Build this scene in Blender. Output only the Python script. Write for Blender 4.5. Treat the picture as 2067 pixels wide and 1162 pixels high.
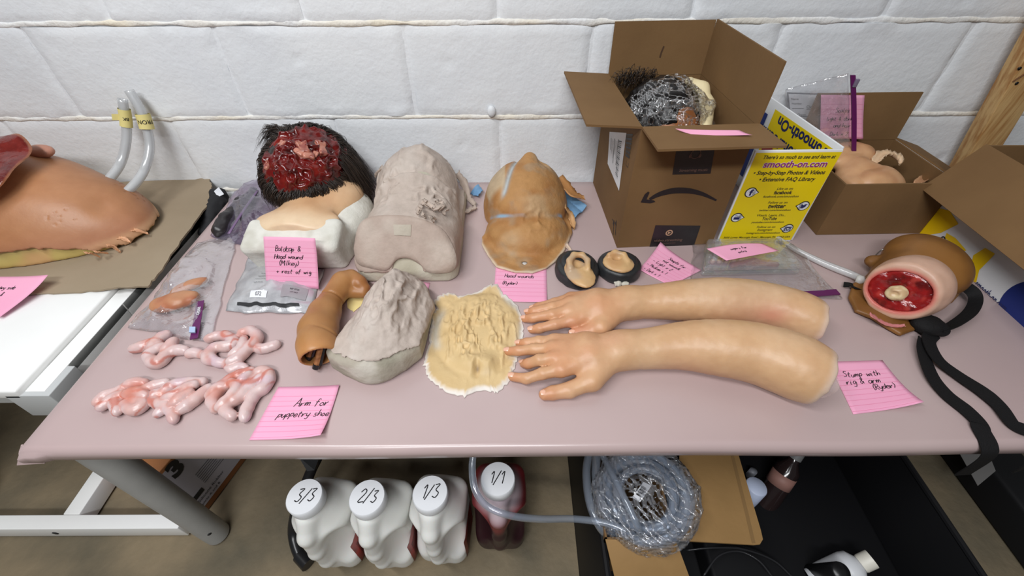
import bpy, bmesh, math, random
import numpy as np
from mathutils import Vector, Matrix

# ------------------------------------------------------------------ camera, world, light, exposure
scene = bpy.context.scene
for _o in list(bpy.data.objects):
    bpy.data.objects.remove(_o)
COL = scene.collection
FPX = 877.0
PITCH = math.atan2(847.0, 877.0)
ROLL = math.radians(0.3)
CAM = np.array([0.0, 0.0, 1.10])
FWD = np.array([0.0, math.cos(PITCH), -math.sin(PITCH)])
_R0 = np.array([1.0, 0.0, 0.0])
_U0 = np.array([0.0, math.sin(PITCH), math.cos(PITCH)])
RGT = math.cos(ROLL) * _R0 - math.sin(ROLL) * _U0
UPV = math.sin(ROLL) * _R0 + math.cos(ROLL) * _U0
cam_data = bpy.data.cameras.new('camera')
cam_data.sensor_width = 36.0
cam_data.lens = 36.0 * FPX / 2067.0
cam_data.clip_start = 0.01
cam = bpy.data.objects.new('camera', cam_data)
COL.objects.link(cam)
cam.matrix_world = Matrix(((RGT[0], UPV[0], -FWD[0], CAM[0]), (RGT[1], UPV[1], -FWD[1], CAM[1]),
                           (RGT[2], UPV[2], -FWD[2], CAM[2]), (0, 0, 0, 1)))
scene.camera = cam

world = bpy.data.worlds.new('room_light')
scene.world = world
world.use_nodes = True
world.node_tree.nodes['Background'].inputs[0].default_value = (0.93, 0.97, 1.0, 1)
world.node_tree.nodes['Background'].inputs[1].default_value = 0.095

def area_light(name, loc, target, sx, sy, power, color):
    d = bpy.data.lights.new(name, 'AREA')
    d.shape = 'RECTANGLE'; d.size = sx; d.size_y = sy; d.energy = power; d.color = color
    o = bpy.data.objects.new(name, d); COL.objects.link(o)
    o.location = loc
    o.rotation_euler = (Vector(target) - Vector(loc)).to_track_quat('-Z', 'Y').to_euler()
    return o
area_light('ceiling_tube_light', (-0.75, -0.10, 2.35), (-0.2, 0.6, 0.4), 1.2, 0.16, 24.0, (0.97, 0.985, 1.0))
area_light('ceiling_tube_light', (-0.25, -1.05, 2.30), (-0.1, 0.3, 0.2), 1.2, 0.16, 30.0, (0.97, 0.985, 1.0))

vs = scene.view_settings
vs.view_transform = 'Standard'; vs.look = 'None'; vs.gamma = 1.0; vs.use_curve_mapping = False
vs.exposure = 0.08

# ------------------------------------------------------------------ points in the place
TZ = 0.498            # table top height
WY = 1.0486           # wall plane
def ray(x, y):
    u = (x - 1033.5) / FPX; v = (581.0 - y) / FPX
    return FWD + u * RGT + v * UPV
def atZ(x, y, z):
    d = ray(x, y); return CAM + d * ((z - CAM[2]) / d[2])
def T(x, y, h=0.0):                      # on (or h above) the table top
    return atZ(x, y, TZ + h)
def G(x, y, h=0.0):                      # on the floor
    return atZ(x, y, h)
def atY(x, y, Y):
    d = ray(x, y); return CAM + d * (Y / d[1])
def atX(x, y, X):
    d = ray(x, y); return CAM + d * (X / d[0])
V3 = lambda *a: np.array(a, float)
def unit(v): return v / max(1e-9, np.linalg.norm(v))

# ------------------------------------------------------------------ objects
def tag(o, label, cat, group=None):
    o['label'] = label; o['category'] = cat
    if group: o['group'] = group
    return o
def thing(name, loc, label, cat, group=None):
    o = bpy.data.objects.new(name, None); COL.objects.link(o)
    o.empty_display_size = 0.02
    o.location = Vector([float(a) for a in loc])
    return tag(o, label, cat, group)
def origin_of(p):
    o = np.zeros(3)
    while p is not None:
        o += np.array(p.location); p = p.parent
    return o
def obj(name, verts, faces, mat, parent=None, smooth=True, col=None, loc=None, sharp=None):
    verts = np.asarray(verts, float).reshape(-1, 3)
    if parent is not None: off = origin_of(parent)
    elif loc is not None: off = np.asarray(loc, float)
    else: off = np.zeros(3)
    me = bpy.data.meshes.new(name)
    fl = faces.tolist() if isinstance(faces, np.ndarray) else [list(map(int, f)) for f in faces]
    me.from_pydata((verts - off).tolist(), [], fl)
    if col is not None:
        ca = me.color_attributes.new('Col', 'FLOAT_COLOR', 'POINT')
        c = np.ones((len(verts), 4), np.float32); c[:, :3] = np.asarray(col, np.float32)
        ca.data.foreach_set('color', c.ravel())
    me.materials.append(mat)
    me.polygons.foreach_set('use_smooth', [bool(smooth)] * len(me.polygons))
    me.update()
    if smooth and sharp:
        me.set_sharp_from_angle(angle=math.radians(sharp))
    o = bpy.data.objects.new(name, me); COL.objects.link(o)
    if parent is not None: o.parent = parent
    else: o.location = Vector([float(a) for a in off])
    return o

class MB:
    def __init__(s): s.v = []; s.f = []
    def add(s, v, f):
        n = len(s.v)
        s.v.extend([tuple(map(float, p)) for p in v]); s.f.extend([[int(i) + n for i in q] for q in f]); return s
    def box(s, lo, hi, bevel=0.0):
        x0, y0, z0 = lo; x1, y1, z1 = hi
        return s.hexa([(x0,y0,z0),(x1,y0,z0),(x1,y1,z0),(x0,y1,z0),(x0,y0,z1),(x1,y0,z1),(x1,y1,z1),(x0,y1,z1)], bevel)
    def hexa(s, p, bevel=0.0):
        f = [(0,3,2,1),(4,5,6,7),(0,1,5,4),(1,2,6,5),(2,3,7,6),(3,0,4,7)]
        if bevel <= 0: return s.add(p, f)
        bm = bmesh.new(); vs_ = [bm.verts.new(tuple(map(float, q))) for q in p]
        for q in f: bm.faces.new([vs_[i] for i in q])
        bmesh.ops.bevel(bm, geom=bm.edges[:], offset=bevel, segments=3, affect='EDGES', profile=0.5)
        bm.verts.index_update()
        v = [tuple(a.co) for a in bm.verts]; ff = [[a.index for a in q.verts] for q in bm.faces]; bm.free()
        return s.add(v, ff)
    def slab(s, quad, th, bevel=0.0):          # quad corners in order, thickness along -normal
        q = [np.asarray(a, float) for a in quad]
        n = unit(np.cross(q[1] - q[0], q[3] - q[0])) * th
        return s.hexa([a - n for a in q] + q, bevel)
    def tube(s, pts, rad, seg=12, cap=True, flat=None):
        v, f = tube(pts, rad, seg, cap, flat); return s.add(v, f)
    def obj(s, name, mat, parent=None, smooth=True, loc=None, sharp=30):
        return obj(name, s.v, s.f, mat, parent, smooth, None, loc, sharp)

def smooth_path(pts, n=8):
    P = [np.asarray(p, float) for p in pts]
    if len(P) < 3: n0 = n; return [P[0] + (P[-1] - P[0]) * i / n0 for i in range(n0 + 1)]
    Q = [2 * P[0] - P[1]] + P + [2 * P[-1] - P[-2]]
    out = []
    for i in range(1, len(Q) - 2):
        for k in range(n):
            t = k / n
            out.append(0.5 * (2 * Q[i] + (Q[i+1] - Q[i-1]) * t + (2*Q[i-1] - 5*Q[i] + 4*Q[i+1] - Q[i+2]) * t*t
                              + (-Q[i-1] + 3*Q[i] - 3*Q[i+1] + Q[i+2]) * t**3))
    out.append(P[-1]); return out

def tube(pts, rad, seg=12, cap=True, flat=None):
    pts = [np.asarray(p, float) for p in pts]; n = len(pts)
    rads = [rad] * n if np.isscalar(rad) else list(np.interp(np.linspace(0, 1, n), np.linspace(0, 1, len(rad)), rad))
    v = []; f = []; up = V3(0, 0, 1); prev = None
    for i in range(n):
        t = unit(pts[min(i+1, n-1)] - pts[max(i-1, 0)])
        if prev is None:
            a = np.cross(t, up)
            if np.linalg.norm(a) < 1e-3: a = np.cross(t, V3(1, 0, 0))
            a = unit(a)
        else:
            a = unit(prev - t * np.dot(prev, t))
        prev = a; b = np.cross(t, a)
        for k in range(seg):
            an = 2 * math.pi * k / seg
            sb = 1.0 if flat is None else flat
            v.append(pts[i] + rads[i] * (math.cos(an) * a + math.sin(an) * sb * b))
    for i in range(n - 1):
        for k in range(seg):
            k2 = (k + 1) % seg
            f.append((i*seg+k, i*seg+k2, (i+1)*seg+k2, (i+1)*seg+k))
    if cap:
        f.append(tuple(range(seg - 1, -1, -1))); f.append(tuple((n-1)*seg + k for k in range(seg)))
    return v, f

def lathe(prof, center, seg=32, axis=None):
    c = np.asarray(center, float); v = []; f = []
    ax = V3(0, 0, 1) if axis is None else unit(np.asarray(axis, float))
    a = unit(np.cross(ax, V3(0, 1, 0) if abs(ax[1]) < .9 else V3(1, 0, 0))); b = np.cross(ax, a)
    for r, z in prof:
        for k in range(seg):
            an = 2 * math.pi * k / seg
            v.append(c + ax * z + r * (math.cos(an) * a + math.sin(an) * b))
    for i in range(len(prof) - 1):
        for k in range(seg):
            k2 = (k + 1) % seg
            f.append((i*seg+k, i*seg+k2, (i+1)*seg+k2, (i+1)*seg+k))
    if prof[0][0] > 1e-6: f.append(tuple(range(seg - 1, -1, -1)))
    if prof[-1][0] > 1e-6: f.append(tuple((len(prof)-1)*seg + k for k in range(seg)))
    return v, f

# ------------------------------------------------------------------ noise
def _hash(i, j, k, seed):
    h = (i.astype(np.int64) * 374761393 + j.astype(np.int64) * 668265263 + k.astype(np.int64) * 2147483647 + seed * 974634541) & 0xffffffff
    h = ((h ^ (h >> 13)) * 1274126177) & 0xffffffff
    h = ((h ^ (h >> 16)) * 2246822519) & 0xffffffff
    return ((h ^ (h >> 15)) & 0xffffff) / float(0xffffff)
def vnoise(P, scale, seed=0):
    Q = np.asarray(P, float) * scale
    I = np.floor(Q).astype(np.int64); Fr = Q - I; W = Fr * Fr * (3 - 2 * Fr)
    r = 0
    for a in (0, 1):
        for b in (0, 1):
            for c in (0, 1):
                w = (W[..., 0] if a else 1 - W[..., 0]) * (W[..., 1] if b else 1 - W[..., 1]) * (W[..., 2] if c else 1 - W[..., 2])
                r = r + w * _hash(I[..., 0] + a, I[..., 1] + b, I[..., 2] + c, seed)
    return r * 2 - 1
def fbm(P, scale, seed=0, oct=3):
    r = 0; a = 1.0; s = 0
    for o in range(oct):
        r = r + a * vnoise(P, scale * 2 ** o, seed + o * 17); s += a; a *= 0.5
    return r / s
def ridge(P, scale, seed=0, oct=2):
    r = 0; a = 1.0; s = 0
    for o in range(oct):
        r = r + a * (1 - np.abs(vnoise(P, scale * 2 ** o, seed + o * 31)) * 2); s += a; a *= .5
    return r / s

# ------------------------------------------------------------------ implicit shapes
def smin(a, b, k):
    if k <= 0: return np.minimum(a, b)
    h = np.clip(0.5 + 0.5 * (b - a) / k, 0, 1)
    return b + (a - b) * h - k * h * (1 - h)
def smax(a, b, k): return -smin(-a, -b, k)
def ell(P, c, r, R=None):
    q = P - np.asarray(c, float)
    if R is not None: q = q @ R
    r = np.asarray(r, float)
    k0 = np.sqrt(((q / r) ** 2).sum(-1)); k1 = np.sqrt(((q / (r * r)) ** 2).sum(-1))
    return k0 * (k0 - 1) / np.maximum(k1, 1e-9)
def rbox(P, c, h, r, R=None):
    q = P - np.asarray(c, float)
    if R is not None: q = q @ R
    d = np.abs(q) - (np.asarray(h, float) - r)
    return np.sqrt((np.maximum(d, 0) ** 2).sum(-1)) + np.minimum(d.max(-1), 0) - r
def caps(P, a, b, ra, rb):
    a = np.asarray(a, float); b = np.asarray(b, float)
    ab = b - a; L = max(1e-12, float(ab @ ab))
    t = np.clip((P - a) @ ab / L, 0, 1)
    return np.sqrt(((P - a - t[..., None] * ab) ** 2).sum(-1)) - (ra + (rb - ra) * t)
def chain(P, pts, rs, k=0.0):
    d = None
    for i in range(len(pts) - 1):
        c = caps(P, pts[i], pts[i+1], rs[i], rs[i+1])
        d = c if d is None else smin(d, c, k)
    return d
def rotz(a):
    c, s = math.cos(a), math.sin(a); return np.array([[c, -s, 0], [s, c, 0], [0, 0, 1]])
def rotx(a):
    c, s = math.cos(a), math.sin(a); return np.array([[1, 0, 0], [0, c, -s], [0, s, c]])
def frame(z, x=None):
    z = unit(np.asarray(z, float)); x = V3(1, 0, 0) if x is None else np.asarray(x, float)
    x = unit(x - z * (x @ z)); return np.stack([x, np.cross(z, x), z], 1)

def sdf_mesh(fn, lo, hi, h, slack=.004):
    lo = np.asarray(lo, float); hi = np.asarray(hi, float)
    n = np.maximum(4, np.ceil((hi - lo) / h).astype(int) + 1)
    B = 6; nb = -(-n // B)
    cen = [lo[i] + h * (B * np.arange(nb[i]) + (B - 1) / 2) for i in range(3)]
    C = np.stack(np.meshgrid(*cen, indexing='ij'), -1).reshape(-1, 3)
    dc = fn(C)
    Fb = np.repeat(np.where(dc < 0, -1.0, 1.0).astype(np.float32)[:, None], B ** 3, 1)
    on = np.where(np.abs(dc) < h * B * .87 * 1.35 + slack)[0]
    loc = np.stack(np.meshgrid(*[np.arange(B)] * 3, indexing='ij'), -1).reshape(-1, 3) * h - h * (B - 1) / 2
    for i in range(0, len(on), 1500):
        q = on[i:i+1500]
        Fb[q] = fn((C[q][:, None, :] + loc[None]).reshape(-1, 3)).reshape(len(q), -1)
    Fv = Fb.reshape(nb[0], nb[1], nb[2], B, B, B).transpose(0, 3, 1, 4, 2, 5).reshape(nb[0]*B, nb[1]*B, nb[2]*B)[:n[0], :n[1], :n[2]].copy()
    # close the surface at the border of the grid
    Fv[0] = np.maximum(Fv[0], h*.01); Fv[-1] = np.maximum(Fv[-1], h*.01)
    Fv[:, 0] = np.maximum(Fv[:, 0], h*.01); Fv[:, -1] = np.maximum(Fv[:, -1], h*.01)
    Fv[:, :, 0] = np.maximum(Fv[:, :, 0], h*.01); Fv[:, :, -1] = np.maximum(Fv[:, :, -1], h*.01)
    S = Fv < 0
    m = [a - 1 for a in n]
    acc = np.zeros(list(m) + [3]); cnt = np.zeros(m)
    corners = [(a, b, c) for a in (0, 1) for b in (0, 1) for c in (0, 1)]
    def sub(A, c): return A[c[0]:c[0]+m[0], c[1]:c[1]+m[1], c[2]:c[2]+m[2]]
    for c in corners:
        for d in range(3):
            if c[d] == 0:
                e = list(c); e[d] = 1
                f0 = sub(Fv, c); f1 = sub(Fv, e)
                x = (f0 < 0) != (f1 < 0)
                den = np.where(x, f0 - f1, 1.0)
                t = np.clip(np.where(x, f0 / den, 0), 0, 1)
                for q in range(3):
                    acc[..., q] += np.where(x, c[q] + (t if q == d else 0), 0)
                cnt += x
    act = cnt > 0
    idx = -np.ones(m, np.int64); idx[act] = np.arange(act.sum())
    I = np.argwhere(act)
    verts = lo + h * (I + acc[act] / cnt[act][:, None])
    faces = []
    for d in range(3):
        e = [(d + 1) % 3, (d + 2) % 3]
        sl0 = [slice(1, -1)] * 3; sl1 = [slice(1, -1)] * 3
        sl0[d] = slice(0, -1); sl1[d] = slice(1, None)
        a = S[tuple(sl0)]; b = S[tuple(sl1)]
        X = np.argwhere(a != b)
        if len(X) == 0: continue
        flip = a[tuple(X.T)]
        off = np.ones(3, int); off[d] = 0
        X = X + off
        q = []
        for (da, db) in ((-1, -1), (0, -1), (0, 0), (-1, 0)):
            Y = X.copy(); Y[:, e[0]] += da; Y[:, e[1]] += db
            q.append(idx[tuple(Y.T)])
        q = np.stack(q, 1); q[~flip] = q[~flip][:, ::-1]
        faces.append(q)
    faces = np.concatenate(faces)
    faces = faces[(faces >= 0).all(1)]
    return verts, faces

def mixc(a, b, t):
    a = np.asarray(a, float); b = np.asarray(b, float); t = np.clip(np.asarray(t, float), 0, 1)[..., None]
    return a + (b - a) * t
def sstep(a, b, x):
    t = np.clip((np.asarray(x, float) - a) / (b - a), 0, 1); return t * t * (3 - 2 * t)
def srgb(r, g, b):
    f = lambda c: (c / 255 / 12.92) if c / 255 <= .04045 else ((c / 255 + .055) / 1.055) ** 2.4
    return (f(r), f(g), f(b))

# ------------------------------------------------------------------ materials
MATS = {}
def mat(name, color=(.5, .5, .5), rough=.5, color2=None, scale=20, bump=0.0, bscale=60, attr=False, spec=.5,
        sss=0.0, metal=0.0, detail=4, ramp=(.35, .65), coat=0.0, alpha=1.0, stretch=None, bump2=None):
    if name in MATS: return MATS[name]
    m = bpy.data.materials.new(name); m.use_nodes = True
    nt = m.node_tree; N = nt.nodes; L = nt.links
    b = N['Principled BSDF']
    b.inputs['Roughness'].default_value = rough
    b.inputs['Specular IOR Level'].default_value = spec
    b.inputs['Metallic'].default_value = metal
    b.inputs['Coat Weight'].default_value = coat
    if sss:
        b.inputs['Subsurface Weight'].default_value = sss
        b.inputs['Subsurface Radius'].default_value = (.010, .005, .003)
        b.inputs['Subsurface Scale'].default_value = 1.0
    tc = N.new('ShaderNodeTexCoord'); vec = tc.outputs['Object']
    if stretch:
        mp = N.new('ShaderNodeMapping'); mp.inputs['Scale'].default_value = stretch
        L.new(vec, mp.inputs[0]); vec = mp.outputs[0]
    base = None
    if attr:
        a = N.new('ShaderNodeAttribute'); a.attribute_name = 'Col'; base = a.outputs['Color']
    if color2 is not None:
        nz = N.new('ShaderNodeTexNoise'); nz.inputs['Scale'].default_value = scale; nz.inputs['Detail'].default_value = detail
        L.new(vec, nz.inputs['Vector'])
        rp = N.new('ShaderNodeMapRange'); rp.inputs[1].default_value = ramp[0]; rp.inputs[2].default_value = ramp[1]
        L.new(nz.outputs[0], rp.inputs[0])
        mx = N.new('ShaderNodeMix'); mx.data_type = 'RGBA'
        L.new(rp.outputs[0], mx.inputs[0])
        if base is not None:
            mul = N.new('ShaderNodeMix'); mul.data_type = 'RGBA'; mul.blend_type = 'MULTIPLY'; mul.inputs[0].default_value = 1
            mx.inputs[6].default_value = (1, 1, 1, 1); mx.inputs[7].default_value = (*color2, 1)
            L.new(base, mul.inputs[6]); L.new(mx.outputs[2], mul.inputs[7]); base = mul.outputs[2]
        else:
            mx.inputs[6].default_value = (*color, 1); mx.inputs[7].default_value = (*color2, 1); base = mx.outputs[2]
    if base is None: b.inputs['Base Color'].default_value = (*color, 1)
    else: L.new(base, b.inputs['Base Color'])
    if bump:
        nz = N.new('ShaderNodeTexNoise'); nz.inputs['Scale'].default_value = bscale; nz.inputs['Detail'].default_value = 5
        L.new(vec, nz.inputs['Vector'])
        bp = N.new('ShaderNodeBump'); bp.inputs['Strength'].default_value = bump; bp.inputs['Distance'].default_value = .004
        L.new(nz.outputs[0], bp.inputs['Height']); out = bp.outputs[0]
        if bump2:
            nz2 = N.new('ShaderNodeTexNoise'); nz2.inputs['Scale'].default_value = bump2[0]; nz2.inputs['Detail'].default_value = 3
            L.new(vec, nz2.inputs['Vector'])
            bq = N.new('ShaderNodeBump'); bq.inputs['Strength'].default_value = bump2[1]; bq.inputs['Distance'].default_value = .01
            L.new(nz2.outputs[0], bq.inputs['Height']); L.new(out, bq.inputs['Normal']); out = bq.outputs[0]
        L.new(out, b.inputs['Normal'])
    if alpha < 1: b.inputs['Alpha'].default_value = alpha
    MATS[name] = m; return m

def film(name, tint=(1, 1, 1), haze=.05, hazecol=(.8, .82, .85), base=.04, edge=.5, rough=.12, bump=.6, bscale=30):
    """thin clear plastic: light passes straight through, gloss on top, a little milky haze"""
    if name in MATS: return MATS[name]
    m = bpy.data.materials.new(name); m.use_nodes = True
    nt = m.node_tree; N = nt.nodes; L = nt.links; N.remove(N['Principled BSDF'])
    tr = N.new('ShaderNodeBsdfTransparent'); tr.inputs[0].default_value = (*tint, 1)
    gl = N.new('ShaderNodeBsdfGlossy'); gl.inputs['Roughness'].default_value = rough; gl.inputs[0].default_value = (1, 1, 1, 1)
    df = N.new('ShaderNodeBsdfDiffuse'); df.inputs[0].default_value = (*hazecol, 1)
    lw = N.new('ShaderNodeLayerWeight'); lw.inputs[0].default_value = .35
    mr = N.new('ShaderNodeMapRange'); mr.inputs[3].default_value = base; mr.inputs[4].default_value = edge
    L.new(lw.outputs['Facing'], mr.inputs[0])
    tc = N.new('ShaderNodeTexCoord')
    nz = N.new('ShaderNodeTexNoise'); nz.inputs['Scale'].default_value = bscale; nz.inputs['Detail'].default_value = 4
    L.new(tc.outputs['Object'], nz.inputs['Vector'])
    bp = N.new('ShaderNodeBump'); bp.inputs['Strength'].default_value = bump; bp.inputs['Distance'].default_value = .006
    L.new(nz.outputs[0], bp.inputs['Height']); L.new(bp.outputs[0], gl.inputs['Normal']); L.new(bp.outputs[0], lw.inputs['Normal'])
    m1 = N.new('ShaderNodeMixShader'); m1.inputs[0].default_value = haze
    L.new(tr.outputs[0], m1.inputs[1]); L.new(df.outputs[0], m1.inputs[2])
    m2 = N.new('ShaderNodeMixShader'); L.new(mr.outputs[0], m2.inputs[0])
    L.new(m1.outputs[0], m2.inputs[1]); L.new(gl.outputs[0], m2.inputs[2])
    L.new(m2.outputs[0], N['Material Output'].inputs[0])
    MATS[name] = m; return m

INK = mat('black_ink', (.006, .006, .008), .5)
KRAFT = mat('kraft_cardboard', srgb(124, 95, 62), .78, srgb(114, 86, 55), 6, .08, 120, spec=.25)
KRAFT_IN = mat('kraft_cardboard_inside', srgb(124, 96, 64), .8, srgb(114, 88, 58), 5, .06, 120, spec=.2)
KRAFT_EDGE = mat('corrugated_edge', srgb(120, 92, 62), .9, srgb(80, 58, 38), 300, spec=.1)
PINK = mat('pink_note_paper', srgb(240, 172, 200), .7, srgb(238, 166, 196), 8, spec=.2)
PINK_LINE = mat('note_ruled_line', srgb(226, 138, 172), .7, spec=.2)
CLEAR = film('clear_bag_film', (.98, .98, .99), .07, (.8, .82, .86), .07, .6, .1, .9, 34)
ZIPPER = mat('purple_zipper', srgb(92, 22, 84), .35)

# ------------------------------------------------------------------ lettering
_TXT = {}
def text2d(s, size=1.0, shear=0.0, bold=0.0, align='LEFT'):
    key = (s, shear, bold, align)
    if key not in _TXT:
        cu = bpy.data.curves.new('lettering', 'FONT'); cu.body = s; cu.size = 1.0; cu.shear = shear; cu.offset = bold
        cu.align_x = align; cu.resolution_u = 3
        o = bpy.data.objects.new('lettering', cu); COL.objects.link(o)
        dg = bpy.context.evaluated_depsgraph_get()
        me = o.evaluated_get(dg).to_mesh()
        v = np.array([tuple(a.co)[:2] for a in me.vertices], float).reshape(-1, 2)
        f = [list(p.vertices) for p in me.polygons]
        o.evaluated_get(dg).to_mesh_clear()
        bpy.data.objects.remove(o); bpy.data.curves.remove(cu)
        _TXT[key] = (v, f)
    v, f = _TXT[key]
    return v * size, f
class Print2D:
    """flat print collected in a sheet's own u,v metres, then laid on the sheet"""
    def __init__(s): s.v = []; s.f = []
    def add(s, v, f):
        n = len(s.v); s.v.extend([(float(a[0]), float(a[1])) for a in v]); s.f.extend([[i + n for i in q] for q in f]); return s
    def text(s, t, x, y, size, shear=0, bold=0, align='LEFT', rot=0, sx=1.0):
        v, f = text2d(t, size, shear, bold, align); v = v * np.array([sx, 1.0])
        c, si = math.cos(rot), math.sin(rot)
        return s.add([(x + a * c - b * si, y + a * si + b * c) for a, b in v], f)
    def rect(s, x0, y0, x1, y1): return s.add([(x0, y0), (x1, y0), (x1, y1), (x0, y1)], [(0, 1, 2, 3)])
    def poly(s, p): return s.add(p, [list(range(len(p)))])
    def disc(s, x, y, r, n=24, ry=None):
        ry = r if ry is None else ry
        return s.poly([(x + r * math.cos(2*math.pi*i/n), y + ry * math.sin(2*math.pi*i/n)) for i in range(n)])
    def ring(s, x, y, r0, r1, n=28):
        p = [(x + r * math.cos(2*math.pi*i/n), y + r * math.sin(2*math.pi*i/n)) for r in (r0, r1) for i in range(n)]
        return s.add(p, [(i, (i+1) % n, n + (i+1) % n, n + i) for i in range(n)])
    def stroke(s, pts, w):
        pts = [np.array(p, float) for p in pts]
        L = []; R = []; n = len(pts)
        for i in range(n):
            t = pts[min(i+1, n-1)] - pts[max(i-1, 0)]; t = t / max(1e-9, np.hypot(*t)); nn = np.array([-t[1], t[0]]) * w / 2
            L.append(pts[i] + nn); R.append(pts[i] - nn)
        return s.add(L + R, [(i, n + i, n + i + 1, i + 1) for i in range(n - 1)])
    def lay(s, name, fn, mat_, parent):
        return obj(name, [fn(a, b) for a, b in s.v], s.f, mat_, parent, smooth=False)
def plane_fn(o, ux, uy, eps=.0005):
    o = np.asarray(o, float); ux = unit(np.asarray(ux, float)); uy = unit(np.asarray(uy, float)); n = np.cross(ux, uy)
    return lambda a, b: o + ux * a + uy * b + n * eps

# hand lettering: each glyph a few pen strokes in a 1-high cell
_G = {
'a': [[(.5,.45),(.3,.55),(.08,.4),(.05,.15),(.2,.0),(.4,.12),(.5,.45),(.46,.12),(.58,0)]],
'b': [[(.1,1),(.08,.05),(.3,0),(.5,.2),(.42,.45),(.1,.4)]],
'c': [[(.48,.48),(.25,.52),(.06,.3),(.12,.05),(.35,0),(.52,.1)]],
'd': [[(.48,.4),(.25,.5),(.06,.25),(.2,0),(.45,.15),(.56,1),(.5,.05)]],
'e': [[(.08,.25),(.45,.32),(.36,.52),(.12,.45),(.06,.15),(.25,0),(.5,.12)]],
'f': [[(.5,.9),(.32,1),(.22,.8),(.16,-.1)],[(.02,.5),(.42,.52)]],
'g': [[(.48,.45),(.25,.52),(.08,.28),(.25,.08),(.48,.4),(.42,-.3),(.1,-.28)]],
'h': [[(.1,1),(.06,0),(.2,.42),(.42,.42),(.46,0)]],
'i': [[(.12,.5),(.1,.05),(.22,0)],[(.16,.72),(.18,.76)]],
'k': [[(.1,1),(.06,0)],[(.44,.5),(.1,.25),(.48,0)]],
'l': [[(.14,1),(.1,.08),(.24,0)]],
'm': [[(.02,.48),(.06,0),(.16,.44),(.28,.42),(.3,.02),(.42,.44),(.56,.4),(.58,0)]],
'n': [[(.04,.48),(.07,0),(.2,.44),(.42,.42),(.45,0)]],
'o': [[(.28,.5),(.06,.25),(.25,0),(.48,.22),(.3,.5)]],
'p': [[(.12,.5),(.03,-.4)],[(.1,.4),(.36,.52),(.46,.25),(.25,.05),(.1,.15)]],
'r': [[(.06,.5),(.08,0),(.2,.38),(.42,.5)]],
's': [[(.45,.48),(.18,.5),(.15,.3),(.4,.2),(.35,.0),(.05,.03)]],
't': [[(.26,.85),(.18,.1),(.36,0)],[(.04,.55),(.44,.58)]],
'u': [[(.05,.48),(.08,.05),(.3,.0),(.46,.45),(.44,.05),(.55,0)]],
'v': [[(.04,.48),(.22,0),(.46,.5)]],
'w': [[(.02,.48),(.14,0),(.3,.4),(.42,0),(.6,.5)]],
'x': [[(.05,.48),(.45,0)],[(.45,.5),(.03,0)]],
'y': [[(.05,.48),(.16,.1),(.4,.12),(.48,.48),(.36,-.32),(.08,-.3)]],
'z': [[(.05,.48),(.45,.5),(.05,.02),(.5,.04)]],
'A': [[(.0,0),(.3,1),(.34,1),(.55,0)],[(.08,.4),(.5,.42)]],
'B': [[(.08,0),(.12,1),(.42,.85),(.36,.58),(.12,.52),(.5,.35),(.4,.05),(.06,0)]],
'D': [[(.08,0),(.12,1),(.48,.75),(.48,.25),(.06,0)]],
'H': [[(.06,1),(.04,0)],[(.5,1),(.46,0)],[(.04,.5),(.5,.55)]],
'L': [[(.12,1),(.06,.02),(.46,.05)]],
'M': [[(.02,0),(.1,1),(.3,.35),(.55,1),(.6,0)]],
'R': [[(.06,0),(.12,1),(.46,.85),(.4,.55),(.1,.5),(.5,0)]],
'S': [[(.5,.9),(.2,1),(.1,.75),(.42,.45),(.38,.08),(.04,.05)]],
'&': [[(.55,0),(.15,.75),(.3,.95),(.4,.75),(.08,.25),(.25,0),(.52,.35)]],
'(': [[(.3,1.05),(.1,.5),(.25,-.1)]], ')': [[(.1,1.05),(.32,.5),(.1,-.1)]],
'+': [[(.25,.6),(.25,.1)],[(.03,.35),(.48,.36)]], '-': [[(.06,.3),(.44,.33)]],
'/': [[(.5,1.05),(.02,-.15)]], '1': [[(.08,.75),(.28,1),(.24,0)]],
'2': [[(.06,.75),(.28,1),(.46,.75),(.06,.02),(.5,.04)]],
'3': [[(.08,.95),(.42,1),(.2,.58),(.46,.35),(.3,0),(.04,.1)]],
' ': [],
}
def hand(pr, s, x, y, h, w=.0011, slant=.18, rnd=None):
    rnd = rnd or random.Random(hash_str(s)); adv = 0
    for ch in s:
        g = _G.get(ch, [])
        jy = rnd.uniform(-.06, .06); sc = rnd.uniform(.9, 1.08)
        for st in g:
            p = smooth_path([(a * sc, b * sc, 0) for a, b in st], 3) if len(st) > 2 else [np.array((a, b, 0.)) for a, b in st]
            pr.stroke([(x + h * (adv + q[0] + slant * q[1]), y + h * (q[1] + jy)) for q in p], w)
        adv += (.60 if ch in 'mwMA&' else .52) if ch not in 'il1()' else .34
    return pr
def hash_str(s): return sum((i + 1) * ord(c) for i, c in enumerate(s))

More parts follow.
